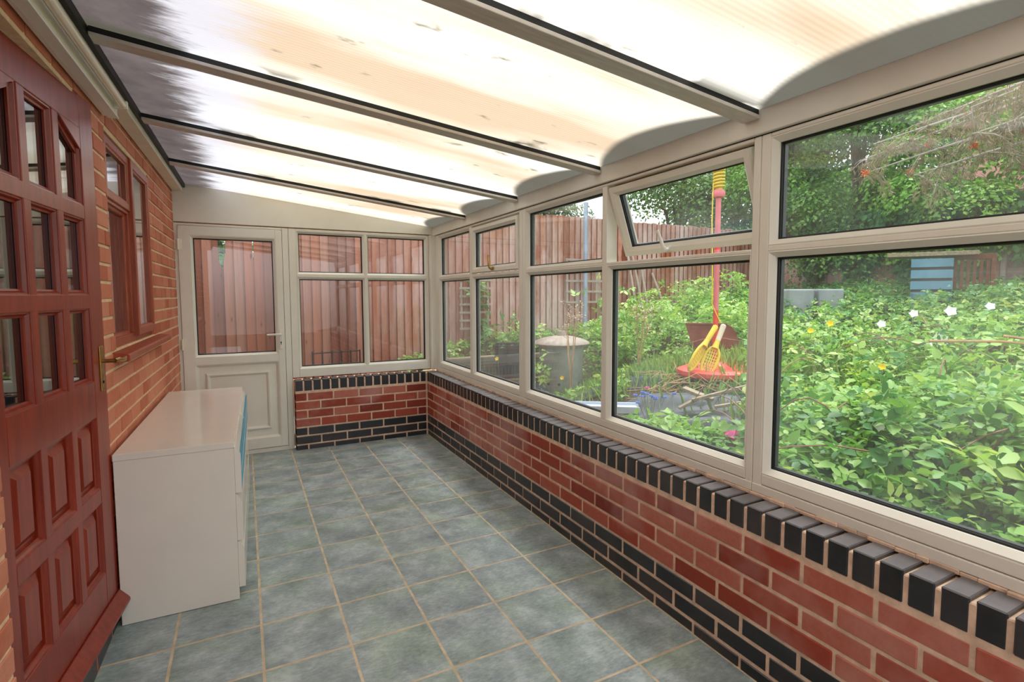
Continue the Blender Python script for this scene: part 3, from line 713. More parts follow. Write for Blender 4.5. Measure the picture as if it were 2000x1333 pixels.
# ------------------------------------------------------------------ chest of drawers
CA = R(1.1); CU = (math.cos(CA), -math.sin(CA), 0); CV = (math.sin(CA), math.cos(CA), 0)
FC = Fr((-.494, 2.655, 0), CU, (0, 0, 1), CV)      # u = depth towards the room, v = along the wall, w = up
CD, CL, CH = .432, 1.575, .728
ch = empty('chest_of_drawers', FC(CD/2, CL/2, 0), -CA); tag(ch, 'low wide white chest of drawers against the brick wall beside red door', 'chest of drawers')
m = MB(); m.box(FC, 0, CD, .0, .019, 0.002, CH-.028, M['laminate']); m.build('side_panel', ch, bev=.0012, seg=1)
m = MB(); m.box(FC, 0, CD, CL-.019, CL, 0.002, CH-.028, M['laminate']); m.build('side_panel', ch, bev=.0012, seg=1)
m = MB(); m.box(FC, .004, .012, .019, CL-.019, .05, CH-.028, M['laminate']); m.box(FC, .03, CD-.03, .019, CL-.019, .06, .075, M['laminate']); m.box(FC, .03, CD-.004, CL/2-.009, CL/2+.009, .06, CH-.03, M['laminate']); m.build('carcass', ch)
m = MB(); m.box(FC, .0, CD-.03, .019, CL-.019, .002, .055, M['laminate']); m.build('plinth', ch)
m = MB(); m.box(FC, -.001, CD+.003, -.004, CL+.004, CH-.0275, CH, M['laminate']); m.build('top', ch, bev=.0015, seg=1)
for j in range(2):
    v0_, v1_ = .004+j*CL/2, CL/2-.002+j*CL/2-(.002 if j else 0)
    for i, (z0, z1) in enumerate(((.056, .256), (.274, .474), (.492, .690))):
        m = MB()
        # front with the bevelled finger grip along its upper edge
        m.poly(Fr(FC(0, 0, 0), FC.U, FC.V), [(CD+.001, z0), (CD+.026, z0), (CD+.026, z1-.022), (CD+.005, z1+.012), (CD+.001, z1+.012)], v0_, v1_, M['laminate'])
        m.box(FC, CD-.02, CD+.0005, v0_+.02, v1_-.02, z0+.01, z1-.04, M['laminate'])
        d = m.build('drawer', ch)
        if i == 2:
            m = MB(); m.box(FC, CD+.0262, CD+.0275, v0_+.012, v1_-.012, z0+.02, z1-.010, M['blue_film']); tag(m.build('front_panel', d), 'light blue front panel')
            m = MB(); m.box(FC, CD+.0276, CD+.0284, v0_+.012, v1_-.012, (z0+z1)/2-.004, (z0+z1)/2+.008, M['laminate_edge']); m.build('stripe', d)

# ------------------------------------------------------------------ garden
def sst(a, b_, x): t = np.clip((x-a)/(b_-a), 0, 1); return t*t*(3-2*t)
def g(x, y):
    x = np.asarray(x, float); y = np.asarray(y, float)
    z = .38+.145*np.clip(x-1.9, 0, 7)+.02*np.sin(3*x+1.3*y)+.02*np.sin(2.1*y-1.7*x)
    z = z-.20*sst(3.6, 4.4, y)*(1-sst(3.2, 4.6, x))
    z = z*sst(1.2, 1.9, x)+.10*(1-sst(1.2, 1.9, x))
    z = z+.28*sst(5.55, 5.95, y)*sst(.9, 1.5, x)*(1-sst(3.0, 4.5, x))
    return z
def gz(x, y): return float(g(x, y))
nx, ny = 90, 90
gx = np.linspace(1.80, 16, nx); gy = np.linspace(-6, 14, ny)
def grid(name, xs, ys, mat, label, dz=0.):
    X_, Y_ = np.meshgrid(xs, ys); V = np.stack([X_, Y_, g(X_, Y_)+dz], -1).reshape(-1, 3); w = len(xs)
    F = np.array([(j*w+i, j*w+i+1, (j+1)*w+i+1, (j+1)*w+i) for j in range(len(ys)-1) for i in range(w-1)])
    o = np_mesh(name, V, F, np.full(len(F), .5), mat); return tag(o, label, 'ground', kind='structure')
grid('garden_ground', gx, gy, M['soil'], 'bare soil of the overgrown garden under the brambles')
grid('back_ground', np.linspace(-4, 1.80, 40), np.linspace(5.19, 14, 60), M['soil'], 'ground between the back door and the fence')
mb = MB(); mb.box(None, -3, 1.55, 5.19, 6.0, .0, .105, M['paving']); tag(mb.build('back_path'), 'paved strip outside the white door below the fence', 'path', kind='structure')
# plinth of the room outside under the long windows
mb = MB(); mb.box(None, 1.772, 1.80, YN, 5.2, -.2, .61, M['brick_new']); tag(mb.build('wall_outside_right'), 'outer face of the low wall under the long windows', 'wall', kind='structure')

# far fence: feather-edge boards, five panels
random.seed(3)
FE = Fr((0, 6.30, 0), (1, 0, 0), (0, -1, 0))
fe = empty('garden_fence', (3, 6.30, .4)); tag(fe, 'tall red brown vertical board fence across the end of the garden', 'fence')
x = -2.6; pk = 0
def board(mm, F, x, w_, zb, zt, rnd, lift, top=None):
    t0, t1 = .026, .004
    pts = [(x, zb), (x+w_, zb)]+(top(x, w_, zt) if top else [(x+w_, zt), (x, zt)])
    k = len(mm.v); n = len(pts); q = [F(a, c, 0.) for a, c in pts]
    f_ = [F(a, c, t0+(t1-t0)*((a-x)/w_)) for a, c in pts]
    mm.add(q+f_, [tuple(range(n))[::-1], tuple(range(n, 2*n))]+[(i, (i+1) % n, n+(i+1) % n, n+i) for i in range(n)], M['fence'], rnd)
    zl = max(c for a, c in pts if a < x+.02); mm.box(F, x-.004, x+.002, zb, zl-.01, .003, .0245, M['fence_lap_shade'])  # dark strip down each lap, painting in the shadow line between boards
while x < 8.4:
    mm = MB(); xe = x+1.83; i = 0
    while x < xe-.02 and x < 8.4:
        w_ = random.uniform(.0955, .099); zt = 2.455+random.uniform(-.012, .012); top = None
        if -.345 < x < -.25: top = lambda x, w_, zt: [(x+w_, 1.60), (x+w_*.8, 1.66), (x+.052, 1.72), (x+.046, 1.95), (x+.03, zt), (x, zt)]
        if -.25 < x < -.155: top = lambda x, w_, zt: [(x+w_, zt), (x+.028, zt), (x+.020, 1.80), (x-.0, 1.72), (x, 1.65)]
        if -.06 < x < .04: top = lambda x, w_, zt: [(x+w_, 1.72), (x+w_*.86, 1.74), (x+w_*.74, zt), (x, zt)]
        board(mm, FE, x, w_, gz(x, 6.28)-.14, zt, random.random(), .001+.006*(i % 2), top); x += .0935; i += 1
    mm.box(FE, xe-1.83, min(xe, 8.4), 2.05, 2.11, -.05, -.012, M['sleeper']); mm.box(FE, xe-1.83, min(xe, 8.4), 1.0, 1.06, -.05, -.012, M['sleeper'])
    mm.build('fence_panel', fe)
# side fence on the right with a lap panel
FS = Fr((8.30, 6.30, 0), (0, -1, 0), (-1, 0, 0))
fs_ = empty('side_fence', (8.30, 4.6, 1.2)); tag(fs_, 'brown board fence behind the brambles under the hedge at the right', 'fence')
x = 0.
while x < 3.25:
    mm = MB(); xe = x+1.6; i = 0
    while x < xe and x < 3.25:
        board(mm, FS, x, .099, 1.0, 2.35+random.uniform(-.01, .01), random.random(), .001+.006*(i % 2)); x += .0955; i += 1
    mm.box(FS, xe-1.6, min(xe, 3.25), 2.0, 2.06, -.05, -.012, M['sleeper']); mm.build('fence_panel', fs_)
lp = empty('lap_fence', (8.28, 1.9, 1.2)); tag(lp, 'pale grey fence panel of overlapping horizontal boards at the far right', 'fence')
mm = MB(); z = 1.05; i = 0
while z < 2.6:
    q = [FS(3.32, z, .002), FS(6.2, z, .002), FS(6.2, z+.115, .012), FS(3.32, z+.115, .012), FS(3.32, z, .028), FS(6.2, z, .028), FS(6.2, z+.115, .018), FS(3.32, z+.115, .018)]
    mm.add(q, [(0, 3, 2, 1), (4, 5, 6, 7), (0, 1, 5, 4), (3, 7, 6, 2), (0, 4, 7, 3), (1, 2, 6, 5)], M['lap'], random.random()); z += .092
mm.build('lap_boards', lp)
for uu in (3.26, 5.1):
    mm = MB(); mm.box(FS, uu, uu+.05, .95, 2.68, .0, .045, M['trellis']); mm.build('batten', lp)

def thing(mb_, name, label, cat_, group=None, **k):
    o = mb_.build(name, **k); return tag(o, label, cat_, group)
def leafobj(name, parts, mat, parent=None, loc=(0, 0, 0)):
    V, F, rn = cat(parts); return np_mesh(name, V, F, np.clip(rn, 0, 1), mat, parent, loc)

# galvanised incinerator bin
bx, by = 2.90, 4.66; bz = gz(bx, by)-.02
bn = empty('incinerator_bin', (bx, by, bz)); tag(bn, 'grey galvanised bin with a fluted lid standing in the garden', 'bin')
m = MB(); m.lathe((bx, by, bz), [(.195, 0), (.200, .02), (.203, .022), (.232, .53), (.238, .535), (.240, .55), (.234, .56), (.22, .56), (.21, .55), (.19, .05)], M['steel'], 36); m.build('body', bn, smooth=True)
m = MB(); m.lathe((bx, by, bz), [(.285, .560), (.290, .572), (.272, .594), (.20, .622), (.10, .645), (.05, .652), (.045, .690), (.038, .70), (0.0001, .70)], M['lid'], 96, wob=.022, k=24); m.build('lid', bn, smooth=True)
for a in (200, 232, 264, 296):
    m = MB(); an = R(a); p = Vector((bx+.212*math.cos(an), by+.212*math.sin(an), bz+.17)); q = Vector((math.cos(an), math.sin(an), 0)); m.tube([p-q*.01, p+q*.004], .014, M['black'], 10); m.build('air_hole', bn)
m = MB(); m.tube([(bx-.20, by-.12, bz+.50), (bx-.25, by-.16, bz+.50), (bx-.22, by-.20, bz+.50), (bx-.14, by-.19, bz+.50)], .007, M['steel'], 8); m.build('handle', bn, smooth=True)

# steel post by the fence
m = MB(); m.tube([(4.17, 6.08, gz(4.17, 6.08)-.05), (4.17, 6.08, 2.60)], .030, M['post_blue'], 14); pt = thing(m, 'clothes_post', 'tall thin blue grey steel post in front of the fence', 'post', smooth=True)
m = MB(); m.tube([(4.17, 6.08, 2.598), (4.17, 6.08, 2.63)], .033, M['post_blue'], 14); m.build('cap', pt)
for q in ((4.05, 6.05, 2.41), (4.32, 6.06, 2.44)): m = MB(); m.tube([(4.17, 6.08, 2.43), q], .008, M['steel'], 6); m.build('line_hook', pt)

# trellis pieces leaning on the fence
def trellis(x0, x1, z0, z1, nxs, nzs, label):
    m = MB()
    for i in range(nxs): u_ = x0+(x1-x0)*i/(nxs-1); m.box(FE, u_-.014, u_+.014, z0, z1, .075, .087, M['trellis'])
    for j in range(nzs): v_ = z0+(z1-z0)*j/(nzs-1); m.box(FE, x0-.03, x1+.03, v_-.014, v_+.014, .0875, .099, M['trellis'])
    return thing(m, 'trellis', label, 'trellis')
trellis(3.96, 4.62, 1.27, 1.86, 5, 5, 'grey square trellis on the fence behind the blue grey post')
trellis(2.40, 2.76, .95, 1.56, 3, 7, 'narrow grey trellis with a climbing plant on the fence')

# timber edging and black plastic in the far corner
m = MB(); m.box(None, 1.85, 3.35, 5.62, 5.70, .25, .60, M['sleeper']); m.box(None, 1.85, 3.30, 5.60, 5.72, .602, .66, M['sleeper']); thing(m, 'timber_edging', 'mossy timber bed edging along the foot of the fence', 'edging', bev=.008)
m = MB(); m.box(None, 1.88, 3.0, 5.02, 5.09, .22, .47, M['sleeper']); thing(m, 'timber_edging', 'lower timber edging in front of the mossy one near the room corner', 'edging', bev=.008)
def sheet(name, label, cx, cy, rx, ry, h, mat, seed, rot=0., n=40, cat_='plastic sheet', fold=3.):
    rs = np.random.default_rng(seed); P = rs.random(6)*6
    a, b_ = np.meshgrid(np.linspace(-1, 1, n), np.linspace(-1, 1, n))
    edge = 1+.12*np.sin(5*np.arctan2(b_, a)+P[0])
    x = cx+(a*rx*math.cos(rot)-b_*ry*math.sin(rot))*edge; y = cy+(a*rx*math.sin(rot)+b_*ry*math.cos(rot))*edge
    fl = np.abs(np.sin(fold*b_+.35*a+P[1]))**.8*.75+.22*np.abs(np.sin(5.2*b_-.5*a+P[2]))+.05*np.sin(4*a+P[3])
    z = g(x, y)+.015+h*fl*(1-np.clip(a*a, 0, 1)**3)*(1-np.clip(b_*b_, 0, 1)**3)
    V = np.stack([x, y, z], -1).reshape(-1, 3); V2 = V-np.array([0, 0, .006])
    F = [(j*n+i, j*n+i+1, (j+1)*n+i+1, (j+1)*n+i) for j in range(n-1) for i in range(n-1)]; k = n*n
    F2 = [tuple(c+k for c in f_[::-1]) for f_ in F]
    m = MB(); m.add([Vector(v) for v in np.concatenate([V, V2])], F+F2, mat); return thing(m, name, label, cat_, smooth=True)
sheet('plastic_sheet', 'crumpled black plastic sheet below the red toy base', 2.92, 2.66, .62, .26, .12, M['tarp'], 3, R(-48), fold=2.2)
sheet('plastic_sheet', 'second black plastic sheet lying nearer the middle window', 2.46, 2.42, .44, .20, .12, M['tarp'], 8, R(-50), fold=2.0)
sheet('plastic_sheet', 'dark plastic heap near the far corner behind the second window', 2.35, 4.70, .42, .34, .20, M['tarp'], 5, R(10))
sheet('plastic_sheet', 'low dark sheet edge beside the long grass', 3.02, 3.62, .55, .16, .09, M['tarp'], 12, R(-40))
m = MB(); m.tube([(2.16, 4.12, .50), (2.20, 4.20, .60), (2.30, 4.27, .62), (2.36, 4.27, .57)], .012, M['pale_grip'], 8); thing(m, 'hose_loop', 'pale bent hose end on dark plastic heap near the corner', 'hose', smooth=True)
# white board lying outside below the middle window
WB = Fr((2.28, 3.15, gz(2.28, 3.15)+.10), (math.cos(R(-36)), math.sin(R(-36)), 0), (math.sin(R(36)), math.cos(R(36)), 0))
m = MB()
m.poly(Fr(WB.o, WB.W, WB.U), [(-.085, 0), (.085, 0), (.085, .05), (.078, .05), (.078, .010), (-.078, .010), (-.078, .05), (-.085, .05)], -.42, .30, M['whiteboard'])
m.box(WB, -.40, .28, .011, .034, -.05, .05, M['whiteboard'])
thing(m, 'plastic_gutter', 'white plastic channel lying on the ground outside the middle window', 'gutter', bev=.004)
# scrap wood on the sheets
def plank(p, q, w_, t_, label):
    p, q = Vector(p), Vector(q); U_ = (q-p).normalized(); W_ = U_.cross(Vector((0, 0, 1))).normalized(); V_ = W_.cross(U_)
    F = Fr(p, U_, W_, V_); m = MB(); m.box(F, 0, (q-p).length, -t_/2, t_/2, -w_/2, w_/2, M['oldwood'], random.random()); return thing(m, 'wood_scrap', label, 'wood scrap', bev=.003)
plank((2.66, 2.60, .66), (2.98, 2.36, .78), .035, .02, 'long thin pale batten lying across the black sheet')
plank((2.70, 2.72, .72), (2.79, 2.54, .66), .075, .022, 'short broad grey board end on the black sheet')
plank((2.60, 2.66, .60), (2.72, 2.58, .68), .05, .018, 'small grey offcut left of the broad board end')
plank((2.70, 2.44, .64), (2.92, 2.26, .70), .03, .018, 'lower pale batten at the front of the black sheet')

# swing ball toy
sx, sy = 3.33, 3.02; sz = gz(sx, sy)+.13
tb = empty('swingball_set', (sx, sy, sz)); tag(tb, 'tall pink pole toy with a yellow spiral top and red base', 'swingball')
m = MB(); m.lathe((sx-.02, sy-.05, sz-.02), [(.30, 0), (.315, .02), (.31, .05), (.26, .07), (.22, .055), (.10, .06), (.06, .10), (.03, .11), (.0001, .11)], M['red_pl'], 32); m.build('base', tb, smooth=True)
for z0, z1, mt in ((.08, .50, 'red_pl'), (.50, .98, 'pink_pl'), (.98, 1.06, 'red_pl'), (1.06, 1.40, 'pink_pl')):
    m = MB(); m.tube([(sx, sy, sz+z0), (sx, sy, sz+z1)], .021, M[mt], 12); m.build('pole_section', tb, smooth=True)
m = MB(); m.lathe((sx, sy, sz), [(.022, 1.385), (.045, 1.39), (.05, 1.405), (.05, 1.43), (.04, 1.445), (.022, 1.45)], M['pink_pl'], 16); m.build('collar', tb, smooth=True)
m = MB(); m.tube([(sx+.040*math.cos(t), sy+.040*math.sin(t), sz+1.455+.20*t/(2*math.pi*8)) for t in np.linspace(0, 2*math.pi*8, 130)], .0085, M['yel_pl'], 6); m.tube([(sx, sy, sz+1.44), (sx, sy, sz+1.67)], .028, M['yel_pl'], 12); m.build('spiral', tb, smooth=True)
m = MB(); m.tube([(sx, sy, sz+1.665), (sx, sy, sz+1.70)], .045, M['red_pl'], 14); m.build('cap', tb, smooth=True)
m = MB(); m.tube([(sx-.05, sy+.01, sz+1.50), (sx-.055, sy+.01, sz+1.2), (sx-.05, sy, sz+.9), (sx-.045, sy, sz+.55), (sx+.02, sy-.03, sz+.40)], .005, M['yel_pl'], 6); m.build('cord', tb, smooth=True)
m = MB(); Vx = Vector((math.cos(R(-48)), math.sin(R(-48)), 0)); c = Vector((sx-.12, sy-.30, sz+.03))
m.tube([c-Vx*.10+Vector((0, 0, .06)), c-Vx*.10, c+Vx*.10, c+Vx*.10+Vector((0, 0, .06))], .014, M['yel_pl'], 8); m.build('base_clip', tb, smooth=True)
def racket(bot, top, label, grip, hw=.07, tw=-46):
    bot, top = Vector(bot), Vector(top); V_ = (top-bot).normalized(); U_ = Vector((math.cos(R(tw)), math.sin(R(tw)), 0)); U_ = (U_-V_*U_.dot(V_)).normalized(); W_ = U_.cross(V_)
    F = Fr(bot, U_, W_, V_); L_ = (top-bot).length; rt = empty('bat', bot); tag(rt, label, 'bat')
    hl = L_*.56; out = [(hw*math.sin(t), hl*.5-hl*.5*math.cos(t)) for t in np.linspace(0, math.pi, 14)]; out += [(-a, c) for a, c in out[-2:0:-1]]
    m = MB(); m.tube([F(a*(.85+.15*c/hl), c, 0) for a, c in out]+[F(out[0][0], out[0][1], 0)], .011, M['yel_pl'], 8); m.build('rim', rt, smooth=True)
    m = MB()
    for k in np.linspace(-hw*.72, hw*.72, 6):
        h_ = math.sqrt(max(0, 1-(k/hw)**2))*hl*.46; m.box(F, k-.003, k+.003, hl*.5-h_, hl*.5+h_, -.003, .003, M['yel_pl'])
    for c in np.linspace(.10, .90, 9)*hl:
        w_ = hw*math.sqrt(max(0, 1-((c-hl*.5)/(hl*.5))**2)); m.box(F, -w_, w_, c-.003, c+.003, -.0025, .0025, M['yel_pl'])
    m.build('face_grid', rt)
    m = MB(); m.tube([F(0, hl*.95, 0), F(0, hl*1.1, 0), F(0, L_*.70, 0)], [.03, .022, .018], M['yel_pl'], 10); m.build('throat', rt, smooth=True)
    m = MB(); m.tube([F(0, L_*.68, 0), F(0, L_*.98, 0), F(0, L_, 0)], [.020, .022, .014], M[grip], 12); m.build('grip', rt, smooth=True)
racket((2.98, 2.95, .80), (3.26, 2.95, 1.13), 'yellow bat with a yellow grip leaning left on the pink pole', 'yel_pl', .050, 10)
racket((3.09, 2.90, .75), (3.30, 2.91, 1.14), 'yellow bat with a pale cream grip leaning on the pink pole', 'pale_grip', .058)
# rusty sheet behind the toy
RU = Vector((math.cos(R(-47)), math.sin(R(-47)), 0)); RW = Vector((-math.sin(R(47)), -math.cos(R(47)), 0))
FRB = Fr((3.66, 3.39, .0), RU, RW, (Vector((0, 0, 1))+RW*-.25).normalized())
m = MB(); out = [(-.10, .62), (-.13, .86), (-.215, 1.13), (.16, 1.13), (.20, 1.11), (.235, 1.06), (.262, .96), (.27, .62)]
m.poly(FRB, out, -.008, .008, M['rust']); m.poly(FRB, [(-.215, 1.122), (.16, 1.122), (.16, 1.14), (-.215, 1.14)], -.02, .014, M['rust'])
thing(m, 'rusty_sheet', 'rust brown metal sheet with a rounded corner standing behind the pink pole', 'metal sheet', bev=.003)
# bags
def bag(x, y, s, mat, label, seed):
    rs = np.random.default_rng(seed); m = MB(); P = []; n = 14; k = 9
    for i in range(k):
        ph = math.pi*i/(k-1)
        for j in range(n):
            a = 2*math.pi*j/n; rr = s*math.sin(ph)*(1+.35*rs.normal()*.6); P.append(Vector((x+rr*math.cos(a), y+rr*math.sin(a)*.8, gz(x, y)+.10+s*.75*(1-math.cos(ph))*.8+.01*rs.normal())))
    m.add(P, [(i*n+j, i*n+(j+1) % n, (i+1)*n+(j+1) % n, (i+1)*n+j) for i in range(k-1) for j in range(n)], mat); return thing(m, 'plastic_bag', label, 'bag')
bag(2.34, 1.98, .075, M['pinkbag'], 'crumpled pink plastic bag low in the leaves under the middle window', 2)
bag(2.27, 1.66, .10, M['bluebag'], 'bright blue plastic bag in the leaves behind the wide window post', 4)
bag(2.42, 2.02, .05, M['tarp'], 'small dark bag beside the pink one', 6)
# things at the back of the garden
tz = 1.30
m = MB(); F = Fr((6.0, 4.02, 0), (math.cos(R(-30)), math.sin(R(-30)), 0), (-math.sin(R(30)), -math.cos(R(30)), 0)); z0 = gz(6, 4)
for i, (a, w_) in enumerate(((-.16, .30), (.18, .30))):
    m = MB(); m.poly(F, [(a-w_/2+.03, z0), (a+w_/2-.03, z0), (a+w_/2, z0+.50), (a-w_/2, z0+.50)], -.16, .16, M['tubgrey'])
    o = thing(m, 'storage_tub', ['left one of two pale tubs at the back among the brambles', 'right one of two pale tubs at the back among the brambles'][i], 'tub', 'pale tubs at the back', bev=.02)
F2 = Fr((7.02, 3.22, 0), (math.cos(R(-64)), math.sin(R(-64)), 0), (-math.sin(R(64)), -math.cos(R(64)), 0)); z0 = gz(7.1, 3.2)
cr = empty('slatted_crate', (7.02, 3.22, z0)); tag(cr, 'blue slatted crate at the back below the brown fence', 'crate')
for i in range(5):
    m = MB(); m.box(F2, -.19, .19, z0+.02+i*.125, z0+.115+i*.125, .20, .225, M['bluecrate']); m.build('slat', cr, bev=.004)
m = MB(); m.box(F2, -.18, .18, z0, z0+.60, -.2, .195, M['potblack']); m.build('inner_box', cr)
m = MB(); m.box(F2, -.42, .40, z0+.645, z0+.69, -.24, .24, M['oldwood']); thing(m, 'board', 'grey board lying on top of the blue crate', 'board', bev=.004)
bh = empty('garden_bench', (7.13, 3.03, z0)); tag(bh, 'dark brown slatted bench back beside the blue crate', 'bench')
F3 = Fr((7.17, 2.93, 0), F2.U, F2.W)
for i in range(7):
    m = MB(); uu = -.165+i*.055; m.box(F3, uu-.015, uu+.015, z0+.10, z0+.60, .05, .07, M['brownbench']); m.build('slat', bh)
m = MB(); m.box(F3, -.23, .23, z0+.60, z0+.66, .035, .085, M['brownbench']); m.box(F3, -.23, -.19, z0, z0+.66, .03, .09, M['brownbench']); m.box(F3, .19, .23, z0, z0+.66, .03, .09, M['brownbench']); m.build('back_frame', bh, bev=.004)
# sticks leaning on the fence
for i, (xa, xb, zt_, nm) in enumerate(((5.02, 5.00, 2.10, 'tallest grey stick leaning against the fence left of the pink pole'), (5.16, 5.10, 2.0, 'second grey stick leaning close to the tallest one'), (5.24, 5.28, 1.80, 'shorter grey stick right of the two leaning together'), (5.62, 5.5, 1.7, 'pale stick leaning alone behind the brambles'))):
    m = MB(); m.tube([(xa, 5.92, gz(xa, 5.9)-.03), (xb, 6.24, zt_)], .018, M['trellis'], 8); thing(m, 'leaning_stick', nm, 'stick', smooth=True)
m = MB(); m.tube([(4.94, 6.23, 2.02), (5.20, 6.23, 2.06)], .014, M['trellis'], 8); m.tube([(4.98, 6.2, 1.94), (5.16, 6.2, 1.9)], .010, M['trellis'], 8)
# low wire rack outside the far window
wr = MB(); 
for zz in (.60, .80): wr.tube([(.64, 6.14, zz-.06), (1.14, 6.14, zz-.05)], .008, M['wire'], 6)
for xx in np.linspace(.64, 1.14, 6): wr.tube([(xx, 6.14, .10), (xx, 6.14, .76)], .009, M['wire'], 6)
thing(wr, 'wire_rack', 'low dark wire rack at the foot of the fence outside the far window', 'rack')
# black pot behind the bin
m = MB(); px_, py_ = 2.62, 5.25; m.lathe((px_, py_, gz(px_, py_)-.01), [(.15, 0), (.17, .02), (.20, .48), (.215, .49), (.215, .53), (.19, .53), (.18, .46), (.0001, .46)], M['potblack'], 26); pot = thing(m, 'plant_pot', 'tall black pot of small plants behind the galvanised bin', 'plant pot', smooth=True)

# ---------------- plants
def blob_leaves(blobs, n, size, flat=.5, up=.5, big=False, jit=.12):
    B = np.array(blobs, float); w = B[:, 3]**2; idx = RNG.choice(len(B), n, p=w/w.sum())
    d = rvec(n); d[:, 2] = np.where(d[:, 2] < -.35, -d[:, 2], d[:, 2]); rad = B[idx, 3:4]*(1-np.abs(RNG.normal(size=(n, 1)))*jit*1.6)
    P = B[idx, :3]+d*rad*np.array([1, 1, .85]); nn = d+np.array([0, 0, up])+RNG.normal(size=(n, 3))*flat; nn /= np.linalg.norm(nn, axis=1, keepdims=True)
    dr = rvec(n)+np.array([0, 0, -.3]); dr -= (dr*nn).sum(1, keepdims=True)*nn
    clump = (RNG.random(len(B))*.35)[idx]; rn = np.clip(clump+RNG.random(n)*.65, 0, 1)
    return leaves(P, dr, nn, size*(.7+.6*RNG.random(n)), rn, big)
def tree(name, label, cx, cy, zb, ztop, rad, n, size, mat, trunk=.10, lo=.25, nb=16, seed=0, catg='tree', big=False):
    rs = np.random.default_rng(seed); z0 = zb
    t = empty(name, (cx, cy, z0)); tag(t, label, catg)
    blobs = []
    for i in range(nb):
        h = lo+(1-lo)*rs.random(); prof = math.sin(math.pi*min(1, .18+.80*(h-lo)/(1-lo)))**.7
        a = rs.random()*6.283; rr = rad*prof*(.45+.55*rs.random()); br = rad*(.30+.22*rs.random())
        blobs.append((cx+rr*math.cos(a)*.75, cy+rr*math.sin(a)*.75, min(z0+(ztop-z0)*h, ztop-br*.8), br))
    blobs.append((cx, cy, ztop-rad*.42, rad*.45))
    leafobj('foliage', [blob_leaves(blobs, n, size, big=big)], M[mat], t)
    m = MB(); m.tube([(cx, cy, z0-.1), (cx+.05, cy, z0+(ztop-z0)*.35), (cx-.05, cy+.05, z0+(ztop-z0)*.8)], [trunk, trunk*.8, trunk*.3], M['bark'], 9)
    for bq in blobs[:7]: m.tube([(cx, cy, z0+(ztop-z0)*.32), ((cx+bq[0])/2, (cy+bq[1])/2, bq[2]-.15), (bq[0], bq[1], bq[2])], [trunk*.4, trunk*.3, trunk*.12], M['bark'], 6)
    m.build('trunk', t, smooth=True)
    return t
T = tree
# beyond the far fence
T('hedge_tree', 'round green tree above the far fence left of the pink pole', 7.7, 8.0, .8, 3.85, 1.5, 15000, .07, 'leaf_hedge', seed=1)
T('hedge_tree', 'bright green tree above the far fence right of the pink pole', 9.4, 8.0, .8, 4.7, 1.7, 15000, .075, 'leaf_hedge_b', seed=2)
T('distant_tree', 'small grey green tree top above the fence by the blue grey post', 5.8, 9.9, .4, 3.75, 1.35, 7000, .075, 'leaf_grey', seed=3)
T('distant_tree', 'low dark tree above the fence right of the blue grey post', 7.6, 10.6, .4, 3.15, 1.1, 5000, .08, 'leaf_grey', seed=4)
T('distant_tree', 'grey green tree partly hidden by the frame left of the blue grey post', 4.6, 9.6, .4, 3.9, 1.4, 6000, .075, 'leaf_grey', seed=14)
T('hedge_bush', 'dark green bush seen through the gaps in the broken fence boards', -.2, 7.4, .2, 2.6, 1.0, 3500, .09, 'leaf_deep', seed=5, catg='bush')
# along the right boundary
T('hedge_tree', 'tall green tree in the corner where the two fences meet', 8.9, 6.4, 1.2, 5.0, 1.6, 20000, .065, 'leaf_hedge_b', lo=.12, seed=6)
T('hedge_tree', 'deep green tree over the side fence, first right of the fence corner', 8.6, 5.0, 1.2, 5.0, 1.45, 20000, .062, 'leaf_hedge', lo=.14, seed=7)
T('hedge_tree', 'dense bright tree in the middle of the upper right pane', 8.7, 3.75, 1.2, 4.1, 1.4, 20000, .062, 'leaf_hedge_b', lo=.16, seed=8)
T('hedge_tree', 'dark leaved tree at the right end of the hedge', 9.0, 2.5, 1.3, 3.7, 1.3, 18000, .062, 'leaf_hedge', lo=.30, seed=9)
T('hedge_tree', 'tree at the far right above the lap fence panel', 9.1, 1.2, 1.3, 3.6, 1.25, 14000, .062, 'leaf_hedge_b', lo=.30, seed=10)
T('tall_tree', 'tall grey green tree standing behind the hedge', 12.0, 8.0, 1.2, 7.4, 2.6, 15000, .10, 'leaf_grey', seed=11)
T('tall_tree', 'tall loose tree behind the middle of the hedge', 11.6, 6.4, 1.2, 6.4, 2.0, 12000, .09, 'leaf_hedge', seed=12)
T('tall_tree', 'tall dark tree outside the hedge at the far left of the upper right pane', 10.6, 7.0, 1.2, 6.6, 2.0, 14000, .085, 'leaf_hedge', seed=13)
